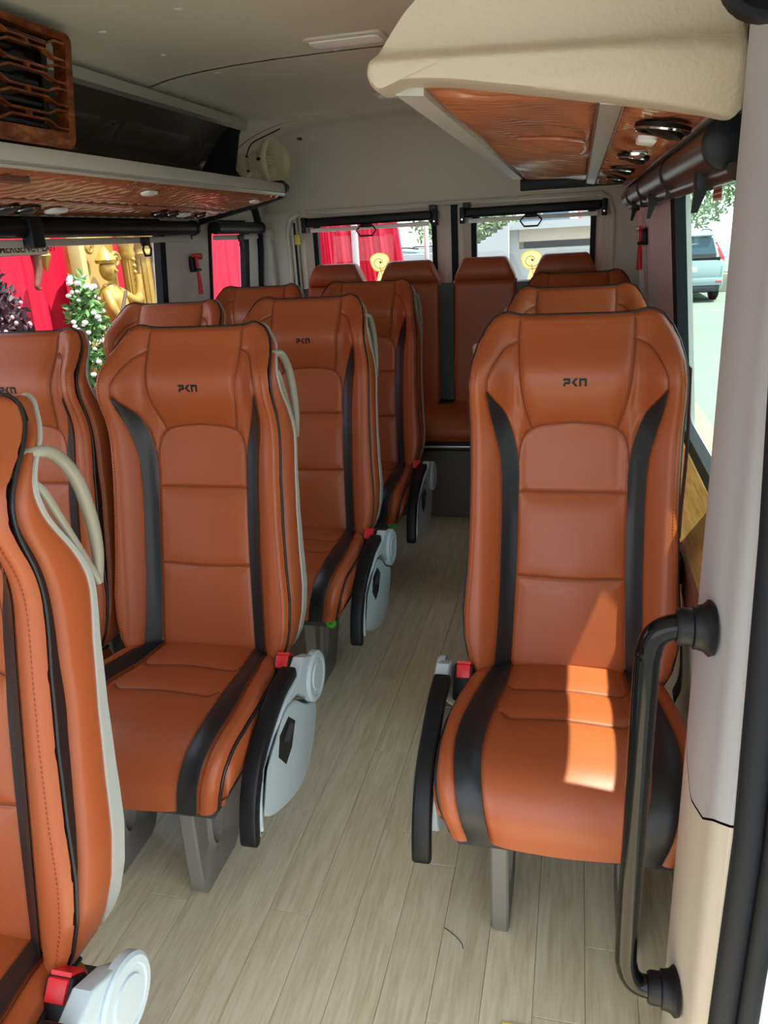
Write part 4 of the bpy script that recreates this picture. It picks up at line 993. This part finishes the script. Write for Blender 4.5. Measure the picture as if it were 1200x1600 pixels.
def decal(label, cx_, cz, par_y):
    t = thing('window_decal', label, 'sticker', (cx_, par_y, cz - .07), None)
    def blob(R, y, k, wob): return [(cx_ + k * R * math.cos(a) * (1 + wob * math.sin(3 * a)), y, cz + k * R * math.sin(a) * (1 + wob * math.cos(2 * a))) for a in np.linspace(0, 2 * math.pi, 36, endpoint=False)]
    MB().loops([blob(.052, par_y, 1, .08), blob(.052, par_y, .9, .08)]).build('outline', DECALO, t)
    MB().add(blob(.052, par_y, .9, .08), [tuple(range(36))]).build('bloom', DECAL, t)
    tl = catmull([(cx_ - .005, cz - .04), (cx_ - .022, cz - .10), (cx_ - .012, cz - .15), (cx_ + .02, cz - .17)], 14); tr = catmull([(cx_ + .04, cz - .035), (cx_ + .045, cz - .09), (cx_ + .05, cz - .14), (cx_ + .05, cz - .17)], 14)
    pl = [tuple(p) for p in tl] + [tuple(p) for p in tr[::-1]]
    MB().add([(a, par_y + .0005, b) for a, b in pl], [tuple(range(len(pl)))]).build('tail', DECAL, t)
    MB().tube([(cx_ + (.008 + .0055 * t) * math.cos(t * 1.15 - 1.2), par_y - .0018, cz + (.006 + .005 * t) * math.sin(t * 1.15 - 1.2)) for t in np.linspace(0, 6.6, 40)], .0016, 5).build('petal_line', DECALO, t)
    MB().tube(catmull([(cx_ + .0, par_y - .0018, cz - .02), (cx_ + .012, par_y - .0018, cz - .08), (cx_ + .028, par_y - .0018, cz - .15)], 14), .0016, 5).build('petal_line', DECALO, t)
    MB().lathe([(.005, 0), (.005, .001), (0, .001)], (cx_ + .004, par_y - .0016, cz), (0, -1, 0), 12).build('centre_dot', BROWN, t)
decal('pale yellow flower decal on the left rear window, in front of the red drape', -1.025, 1.200, 4.201)
decal('pale yellow flower decal on the right rear window, in front of the white building', -.232, 1.175, 4.201)

# ------------------------------------------------------------------ outside
GZ = -.60
gnd = struct(MB().box(-40, 60, -25, 70, GZ - .2, GZ).build('ground', ASPHALT))
# painted parking lines and kerbs on the right
for (a0, a1, b0, b1) in ((1.7, 5.2, 18.9, 19.05), (1.7, 5.2, 23.6, 23.75)): MB().box(a0, a1, b0, b1, GZ, GZ + .006).build('parking_line', CONCRETE, gnd)
struct(MB().bbox(.92, 1.30, .5, 8.9, GZ, GZ + .05, .02).build('trim_7', TAN, None, 40))

def drape(name, label, P0, P1, z0, z1, amp, n, slant=0.):
    P0, P1 = Vector(P0), Vector(P1); d = (P1 - P0); L = d.length; d.normalize(); nn = Vector((-d.y, d.x)); nu = 260; nv = 26; A = np.zeros((nv, nu, 3))
    for i in range(nv):
        t = i / (nv - 1); z = z1 + (z0 - z1) * t
        for j in range(nu):
            s = j / (nu - 1); k = s * n * 2 * math.pi + .5 * math.sin(s * 31) + t * .6
            a = amp * (.5 + .5 * t) * (math.sin(k) + .35 * math.sin(2.3 * k + 1))
            q = P0 + d * (s * (L + slant * t)) + nn * a; A[i, j] = (q.x, q.y, z)
    B = A.copy(); B[..., 0] += nn.x * .012; B[..., 1] += nn.y * .012
    mb = MB(); mb.grid(A); mb.grid(B)
    return tag(mb.build(name, REDCLOTH, None, 180), label, 'drape')
drape('red_drape', 'red pleated cloth wall of the stall beyond the left windows', (-3.25, 1.5), (-3.25, 8.2), GZ, 1.8, .05, 34)
drape('red_drape', 'red pleated cloth seen through the left rear door window, edge sloping down to the right', (-3.1, 8.35), (-1.86, 8.35), GZ, 1.75, .05, 9, .28)
tag(MB().bbox(-2.25, -2.19, 8.05, 8.11, GZ, 2.2, .01).build('white_post', CONCRETE, None, 40), 'slim white post standing before the red cloth behind the left rear window', 'post')
tag(MB().bbox(-1.66, -1.61, 8.9, 8.95, GZ, 2.2, .01).build('grey_post', ALU, None, 40), 'slim grey post at the right side of the left rear window', 'post')

SHIFT = .17
# golden statue of a draped figure on a carved backing
gs = thing('golden_statue', 'golden carved statue with curling drapery seen through the left window', 'statue', (-2.95, 4.78, GZ))
MB().bbox(-3.08, -2.98, 4.60, 5.02, GZ, 1.55, .02).build('backing_panel', GOLD, gs, 40)
MB().bbox(-3.02, -2.93, 4.56, 4.62, GZ, 1.6, .012).build('flat_border', mat('pale_gold', '#ABA064', .45), gs, 40)
MB().bbox(-3.05, -2.80, 4.60, 5.0, GZ, .42, .03).build('plinth', GOLD, gs, 40)
body = MB().tube(catmull([(-2.90, 4.80, .42), (-2.88, 4.78, .60), (-2.86, 4.80, .78), (-2.86, 4.76, .92), (-2.88, 4.74, 1.05), (-2.88, 4.73, 1.14)], 26), list(np.interp(np.linspace(0, 1, 26), [0, .3, .55, .8, 1], [.15, .13, .10, .09, .035])), 18)
body.build('torso', GOLD, gs, 60)
hd = MB().sphere((-2.87, 4.73, 1.225), .055, .052, .068); hd.tube([(-2.825, 4.73, 1.235), (-2.808, 4.73, 1.215), (-2.822, 4.73, 1.205)], [.008, .012, .008], 8); hd.build('head', GOLD, gs, 60)
MB().lathe([(.062, 0), (.068, .02), (.045, .05), (.02, .08), (.004, .10)], (-2.875, 4.73, 1.265), (0, 0, 1), 18).build('crown', GOLD, gs, 50)
MB().tube(catmull([(-2.86, 4.66, 1.09), (-2.80, 4.62, .98), (-2.79, 4.68, .88), (-2.78, 4.76, .90)], 16), [.032] * 8 + [.024] * 8, 12).build('arm', GOLD, gs, 60)
MB().tube(catmull([(-2.86, 4.80, 1.09), (-2.80, 4.90, 1.02), (-2.79, 4.94, 1.10), (-2.80, 4.96, 1.18)], 16), [.032] * 8 + [.022] * 8, 12).build('arm', GOLD, gs, 60)
for k in range(9):
    a = .5 + k * .22
    MB().tube(catmull([(-2.80, 4.68 + .02 * k, .98 - .045 * k), (-2.775, 4.76 + .01 * k, .93 - .05 * k), (-2.79, 4.86 - .004 * k, .95 - .05 * k), (-2.83, 4.93 - .006 * k, 1.0 - .05 * k)], 16), .016 + .003 * (k % 3), 8).build('drapery_fold', GOLD, gs, 60)
for (yy, z, r) in ((4.93, 1.28, .05), (4.92, .62, .06), (4.70, .55, .055), (4.95, .80, .045), (4.66, 1.36, .04)):
    MB().tube([(-2.93, yy + r * (1 - t / 13) * math.cos(t), z + r * (1 - t / 13) * math.sin(t)) for t in np.linspace(0, 11, 40)], .013, 8).build('scroll', GOLD, gs, 60)
for o_ in [gs] : o_.location.y -= SHIFT
def column(label, y, r, m, beads):
    y -= SHIFT
    t = thing('carved_column', label, 'column', (-2.95, y, GZ), 'carved columns of the stall')
    n = 48; L = []
    for z in (GZ + .2, 1.30):
        L.append([(-2.95 + (r * (1 - .10 * (k % 4 == 0))) * math.cos(2 * math.pi * k / n), y + (r * (1 - .10 * (k % 4 == 0))) * math.sin(2 * math.pi * k / n), z) for k in range(n)])
    MB().loops(L, True, True).build('shaft', m, t, 30)
    MB().lathe([(r * 1.5, 0), (r * 1.5, .05), (r * 1.2, .10), (r * 1.3, .14), (r * 1.05, .2)], (-2.95, y, GZ), (0, 0, 1), 28).build('plinth', m, t, 40)
    MB().lathe([(r * 1.05, 0), (r * 1.25, .03), (r * 1.1, .06), (r * 1.5, .12), (r * 1.6, .16), (r * 1.6, .2)], (-2.95, y, 1.28), (0, 0, 1), 28).build('capital', m, t, 40)
    if beads:
        for k in range(26): MB().sphere((-2.95 + r * 1.02, y - r * .1, .25 + k * .041), .016, .016, .017, 8, 6).build('bead', m, t, 60)
SILVERGOLD = mat('silver_gold', '#8E8574', .35, metal=.35, var=.2, varscale=12)
column('beaded gold column right beside the golden statue', 5.11, .045, GOLD, True)
column('wider gold fluted column next to the beaded one', 5.27, .070, GOLD, False)
column('silvery fluted column at the right end of the golden row', 5.45, .055, SILVERGOLD, False)

# white flowers and dark decorated shrub
def leaf_cloud(name, m, parent, c, r, n, size, wide=.45):
    mb = MB(); c = np.array(c); r = np.array(r)
    for _ in range(n):
        d = rng.normal(size=3); d /= np.linalg.norm(d); p = c + d * r * rng.uniform(.55, 1) ** .5
        u = Vector(rng.normal(size=3)).normalized(); w = u.orthogonal().normalized(); s = size * rng.uniform(.6, 1.3); P = Vector(p)
        mid = P + u * s * .5 + w.cross(u) * s * .08
        mb.add([P, mid + w * s * wide * .5, P + u * s, mid - w * s * wide * .5], [(0, 1, 2), (0, 2, 3)])
    o = mb.build(name, m, parent); o['kind'] = 'stuff'; return o
fb = thing('white_flower_bush', 'green shrub full of small white flowers before the red cloth and golden statue', 'shrub', (-2.70, 4.00, GZ))
MB().lathe([(.14, 0), (.17, .25), (.18, .30), (.15, .30)], (-2.70, 4.00, GZ), (0, 0, 1), 20).build('pot', TAN, fb, 40)
MB().tube([(-2.70, 4.00, -.3), (-2.70, 4.00, .4), (-2.70, 4.45, 1.1)], [.03, .025, .01], 8).build('stem', BARK, fb, 60)
leaf_cloud('foliage', LEAF, fb, (-2.70, 4.00, .62), (.12, .10, .60), 1500, .06)
mb = MB()
for k in range(150):
    th = rng.uniform(0, 2 * math.pi); z = rng.uniform(.25, 1.22); rr_ = .115 * math.sqrt(max(.1, 1 - ((z - .62) / .66) ** 2))
    c = Vector((-2.70 + rr_ * math.cos(th), 4.00 + rr_ * math.sin(th), z)); s_ = rng.uniform(.012, .022)
    mb.sphere(c, s_, s_, s_ * .7, 6, 4)
o = mb.build('blossoms', WHITEPETAL, fb, 60); o['kind'] = 'stuff'
dbush = thing('dark_shrub', 'dark purple shrub dotted with pale pink flowers at the left picture edge outside', 'shrub', (-2.9, 3.54, GZ))
MB().lathe([(.14, 0), (.17, .25), (.18, .30), (.15, .30)], (-2.9, 3.54, GZ), (0, 0, 1), 20).build('pot', TAN, dbush, 40)
MB().tube([(-2.9, 3.54, -.3), (-2.9, 3.54, .9)], [.03, .015], 8).build('stem', BARK, dbush, 60)
leaf_cloud('foliage', LEAFD, dbush, (-2.9, 3.54, .66), (.15, .17, .60), 2200, .06)
mb = MB()
for k in range(90):
    th = rng.uniform(-1.8, 1.8); z = rng.uniform(.2, 1.15); rr_ = .17 * math.sqrt(max(.1, 1 - ((z - .66) / .62) ** 2))
    mb.sphere((-2.9 + rr_ * math.cos(th), 3.54 + rr_ * math.sin(th), z), .011, .011, .011, 6, 4)
o = mb.build('blossoms', PINKPETAL, dbush, 60); o['kind'] = 'stuff'
bm_ = thing('carved_beam', 'dark wooden beam with a hooked bracket in front of the red cloth, left window', 'beam', (-3.0, 3.95, 1.35))
MB().bbox(-3.04, -2.96, 3.2, 4.12, 1.335, 1.40, .006).build('beam', BROWN, bm_, 40)
MB().tube(catmull([(-3.0, 4.06, 1.34), (-3.0, 4.06, 1.26), (-3.0, 4.04, 1.20), (-3.0, 4.02, 1.16), (-3.0, 4.05, 1.15)], 18), list(np.linspace(.03, .008, 18)), 10).build('bracket', BROWN, bm_, 60)
vl = thing('gold_valance', 'golden pointed pendant hanging between red folds above the flowers', 'pendant', (-3.05, 4.20, 1.33))
MB().lathe([(.055, .10), (.055, .05), (.03, .03), (.045, .0), (.018, -.06), (.004, -.09)], (-3.05, 4.20, 1.33), (0, 0, 1), 18).build('drop', GOLD, vl, 50)

# white building with stairs behind the rear doors
wb = thing('white_building', 'white concrete building with an outdoor stair beyond the right rear window', 'building', (0, 14, GZ))
BY = 14.0; k_ = BY / 12.0
MB().box(-3.0, 1.05, BY, BY + .4, GZ, 1.02).build('lower_wall', CONCRETE, wb)
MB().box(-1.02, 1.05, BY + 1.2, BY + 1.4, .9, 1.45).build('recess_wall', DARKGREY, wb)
MB().box(-.98, 1.05, BY - .05, BY + 2.5, 1.135, 1.33).build('beam', CONCRETEB, wb)
MB().box(-1.15, 1.05, BY - .30, BY + 2.6, 1.33, 1.45).build('balcony_slab', CONCRETE, wb)
MB().box(-1.25, -.98, BY - .02, BY + 2.0, GZ, 1.33).build('pier', CONCRETE, wb)
for k in range(5): MB().tube([(-1.1 + k * .5, BY - .25, 1.45), (-1.1 + k * .5, BY - .25, 1.85)], .016, 6).build('railing_post', ALU, wb, 60)
for z in (1.62, 1.85): MB().tube([(-1.15, BY - .25, z), (1.0, BY - .25, z)], .016, 6).build('railing_bar', ALU, wb, 60)
MB().box(-3, 1.05, BY + 5.6, BY + 6, 1.0, 5.).build('upper_wall', CONCRETE, wb)
for k in range(10):
    xa = -1.12 - k * .09; zt = 1.40 - k * .052
    MB().box(xa - .09, xa, BY - .5, BY - .02, GZ, zt).build('step', CONCRETE, wb)
hg = thing('stair_hedge', 'yellow-green hedge growing above the white stair', 'hedge', (-1.9, 15.2, GZ))
leaf_cloud('foliage', LEAFP, hg, (-1.85, 15.1, 1.40), (.75, .25, .36), 1800, .12)
leaf_cloud('foliage', LEAF, hg, (-2.0, 15.3, 1.40), (.75, .25, .40), 800, .12)
MB().box(-2.7, -1.28, 14.9, 15.5, GZ, 1.12).build('planter', CONCRETE, hg)

def car(label, x, y, rot, body_m, rear=True, scale=1.):
    """compact SUV; built facing +y, tail towards -y"""
    t = thing('car', label, 'car', (x, y, GZ))
    def W(p): 
        c, s_ = math.cos(rot), math.sin(rot); return (x + scale * (p[0] * c - p[1] * s_), y + scale * (p[0] * s_ + p[1] * c), GZ + scale * p[2])
    def part(mb, name, m, parent=None, sm_=40, lab=None):
        return mk(name, [W(p) for p in mb.v], mb.f, m, parent or t, sm_, lab)
    def sect(yy, hw, zb, zs, zt, ht):
        """body cross-section at yy: sill, shoulder, roof"""
        P = [(hw * .92, zb), (hw, zb + .12), (hw, zs - .08), (hw * .97, zs), (ht, zt - .06), (ht - .10, zt), (0, zt + .012)]
        P = P + [(-a, b) for a, b in P[::-1][1:]]; return [(a, yy, b) for a, b in P]
    S = [sect(.0, .84, .42, .92, .95, .80), sect(.06, .89, .30, .98, 1.06, .80), sect(.16, .90, .26, 1.00, 1.38, .70), sect(.34, .90, .24, 1.0, 1.60, .66), sect(1.3, .90, .22, 1.0, 1.66, .66), sect(2.4, .90, .22, 1.0, 1.60, .64), sect(3.0, .90, .22, 1.0, 1.10, .72), sect(3.9, .88, .24, .92, .96, .74), sect(4.25, .80, .34, .76, .80, .70)]
    part(MB().loops(S, True, True), 'body', body_m)
    part(MB().loops([[(a, .10 - .06, b) for a, b in rrect(-.68, .68, 1.02, 1.08, .02, 3)], [(a * .92, .235, 1.42 if b > 1.05 else 1.10) for a, b in rrect(-.70, .70, 1.02, 1.08, .02, 3)]]), 'tailgate_shell', BLACK)  # plain black shell behind and below the rear window
    part(MB().hexa([(-.70, .060, 1.10), (.70, .060, 1.10), (.70, .12, 1.10), (-.70, .12, 1.10)], [(-.60, .20, 1.50), (.60, .20, 1.50), (.60, .28, 1.50), (-.60, .28, 1.50)]), 'rear_window', CARGLASS)
    part(MB().bbox(-.60, .60, .12, .36, 1.545, 1.585, .015), 'roof_spoiler', body_m)
    part(MB().bbox(-.78, .78, .02, .08, .985, 1.06, .008), 'trim_band', BLACK)
    part(MB().bbox(-.26, .26, -.012, .03, .72, .84, .006), 'number_plate', STICKER)
    part(MB().bbox(-.86, .86, -.035, .12, .40, .58, .03), 'bumper', body_m)
    part(MB().bbox(-.80, .80, -.03, .16, .26, .40, .02), 'lower_bumper', DARKGREY)
    part(MB().lathe([(.04, 0), (.04, .008), (0, .01)], (0, .018, .90), (0, -1, 0), 16), 'badge', CHROME)
    for sg in (-1, 1):
        m_ = MB(); m_.hexa([(sg * .64, .03, .93), (sg * .89, .06, .93), (sg * .905, .16, .93), (sg * .64, .12, .93)], [(sg * .66, .03, 1.03), (sg * .87, .07, 1.06), (sg * .88, .18, 1.06), (sg * .66, .14, 1.03)])
        m_.hexa([(sg * .78, .06, 1.05), (sg * .87, .07, 1.05), (sg * .88, .18, 1.05), (sg * .80, .16, 1.05)], [(sg * .66, .19, 1.40), (sg * .70, .20, 1.40), (sg * .71, .26, 1.40), (sg * .67, .25, 1.40)])
        part(m_, 'tail_light', TAIL)
        part(MB().bbox(min(sg * .70, sg * .84), max(sg * .70, sg * .84), -.045, .0, .47, .51, .004), 'reflector', TAIL)
        sw_ = MB().hexa([(sg * .905, .55, 1.04), (sg * .905, 2.75, 1.04), (sg * .88, 2.75, 1.04), (sg * .88, .55, 1.04)], [(sg * .70, .65, 1.52), (sg * .695, 2.15, 1.50), (sg * .66, 2.15, 1.50), (sg * .66, .65, 1.52)])
        part(sw_, 'side_window', CARGLASS)
        for yy in (.85, 3.35):
            wq = part(MB().lathe([(.20, -.10), (.30, -.10), (.345, -.07), (.345, .07), (.30, .10), (.20, .10)], (sg * .80, yy, .345), (1, 0, 0), 28), 'wheel', RUBBER)
            part(MB().lathe([(.20, .0), (.20, .02), (.05, .03), (0, .03)], (sg * .89, yy, .345), (sg, 0, 0), 20), 'rim', ALU, wq)
        part(MB().tube([(sg * .60, .5, 1.66), (sg * .60, .9, 1.69), (sg * .60, 2.0, 1.68), (sg * .59, 2.3, 1.63)], .016, 8), 'roof_rail', BLACK)
    return t
car('silver-white SUV parked on the sunlit lot, tail lights towards the right window', 2.55, 21.0, 0, CARBODY)
car('dark car parked far behind beyond the left rear window', -2.6, 17.5, .9, mat('car_dark', '#5A6A72', .25, coat=.5))
car('white car in the dark recess of the white building', .1, 15.05 + 2.2, 1.57, CONCRETE, True, .5).location.z += 1.53

def tree(name, label, x, y, h, r, m, trunk=.12, n=2600, leaf=.16, grp=None):
    t = thing(name, label, 'tree', (x, y, GZ), grp)
    tr = MB().tube(catmull([(x, y, GZ), (x + .1, y, GZ + h * .3), (x - .05, y + .1, GZ + h * .6), (x, y, GZ + h * .85)], 14), list(np.linspace(trunk, trunk * .3, 14)), 10)
    for k in range(5):
        a = k * 1.3; z = GZ + h * (.4 + .09 * k)
        tr.tube([(x, y, z), (x + r * .6 * math.cos(a), y + r * .6 * math.sin(a), z + h * .18)], [trunk * .4, trunk * .12], 7)
    tr.build('trunk', BARK, t, 60)
    leaf_cloud('crown', m, t, (x, y, GZ + h * .66), (r, r, h * .36), n, leaf)
tree('tree', 'pale green tree rising straight behind the parked SUV', 3.0, 27.0, 5.2, 1.9, LEAFP, n=3200, leaf=.20)
tree('tree', 'darker tree behind the SUV, close to the window frame', 1.2, 33.0, 6.5, 2.2, LEAF, n=3000, leaf=.22)
tree('tree', 'green tree past the red cloth behind the left rear window', -3.4, 24.0, 4.0, 1.5, LEAFP, n=1800, leaf=.2)
tag(MB().bbox(4.35, 16., 25.5, 26., GZ, 3.2, .02).build('white_wall', CONCRETE, None, 40), 'white boundary wall to the right of the parked SUV', 'wall')
pw = thing('planter_wall', 'low grey planter wall beside the parked SUV', 'planter', (4.3, 24.3, GZ))
MB().bbox(3.55, 9.0, 23.9, 24.9, GZ, GZ + .5, .03).build('kerb_wall', CONCRETEB, pw, 40)
ag = thing('spiky_plant', 'spiky long-leaved plant before the white wall, above the planter', 'plant', (4.6, 24.4, GZ + .5))
MB().tube([(4.62, 24.4, GZ + .505), (4.58, 24.4, .6), (4.66, 24.4, 1.22)], [.06, .045, .04], 8).build('stem', BARK, ag, 60)
for k in range(46):
    a = rng.uniform(0, 2 * math.pi); e = rng.uniform(-.5, 1.1); L = rng.uniform(.35, .65); c = Vector((4.66, 24.4, 1.22)); d = Vector((math.cos(a) * math.cos(e), math.sin(a) * math.cos(e), math.sin(e))); w = d.cross(Vector((0, 0, 1))).normalized() * .025
    p1 = c + d * L * .5; p2 = c + d * L + Vector((0, 0, -.16 * L))
    MB().add([c - w * .6, c + w * .6, p1 + w, p1 - w, p2], [(0, 1, 2, 3), (3, 2, 4)]).build('leaf', LEAF, ag)

# unseen sliding-door frame, added outside the right window to throw the bars of shade
sd = thing('added_sliding_door', 'unseen white sliding door leaf with black mid rail, added to shade the right window', 'door', (.38, 1.1, GZ))
X0, X1 = .365, .400
MB().bbox(X0, X1, .90, 1.70, -.12, .86, .01).build('lower_panel', WHITEBODY, sd, 40)
MB().bbox(X0, X1, 1.55, 1.68, .85, 1.44, .006).build('rear_stile', WHITEBODY, sd, 40)
MB().bbox(X0, X1, .90, 1.02, .85, 1.44, .006).build('front_stile', WHITEBODY, sd, 40)
MB().bbox(X0, X1, .90, 1.70, 1.43, 1.72, .01).build('header', WHITEBODY, sd, 40)
MB().bbox(X0, X0 + .010, 1.01, 1.56, .985, 1.14, .002).build('mid_rail', BLACK, sd, 40)  # added bar that casts the gap between the sun strips
struct(MB().bbox(.300, .345, .83, 4.2, 1.445, 1.50, .008).build('shade_rail', WHITEBODY, None, 40))  # unseen drip rail, added to keep the sun off the seats behind
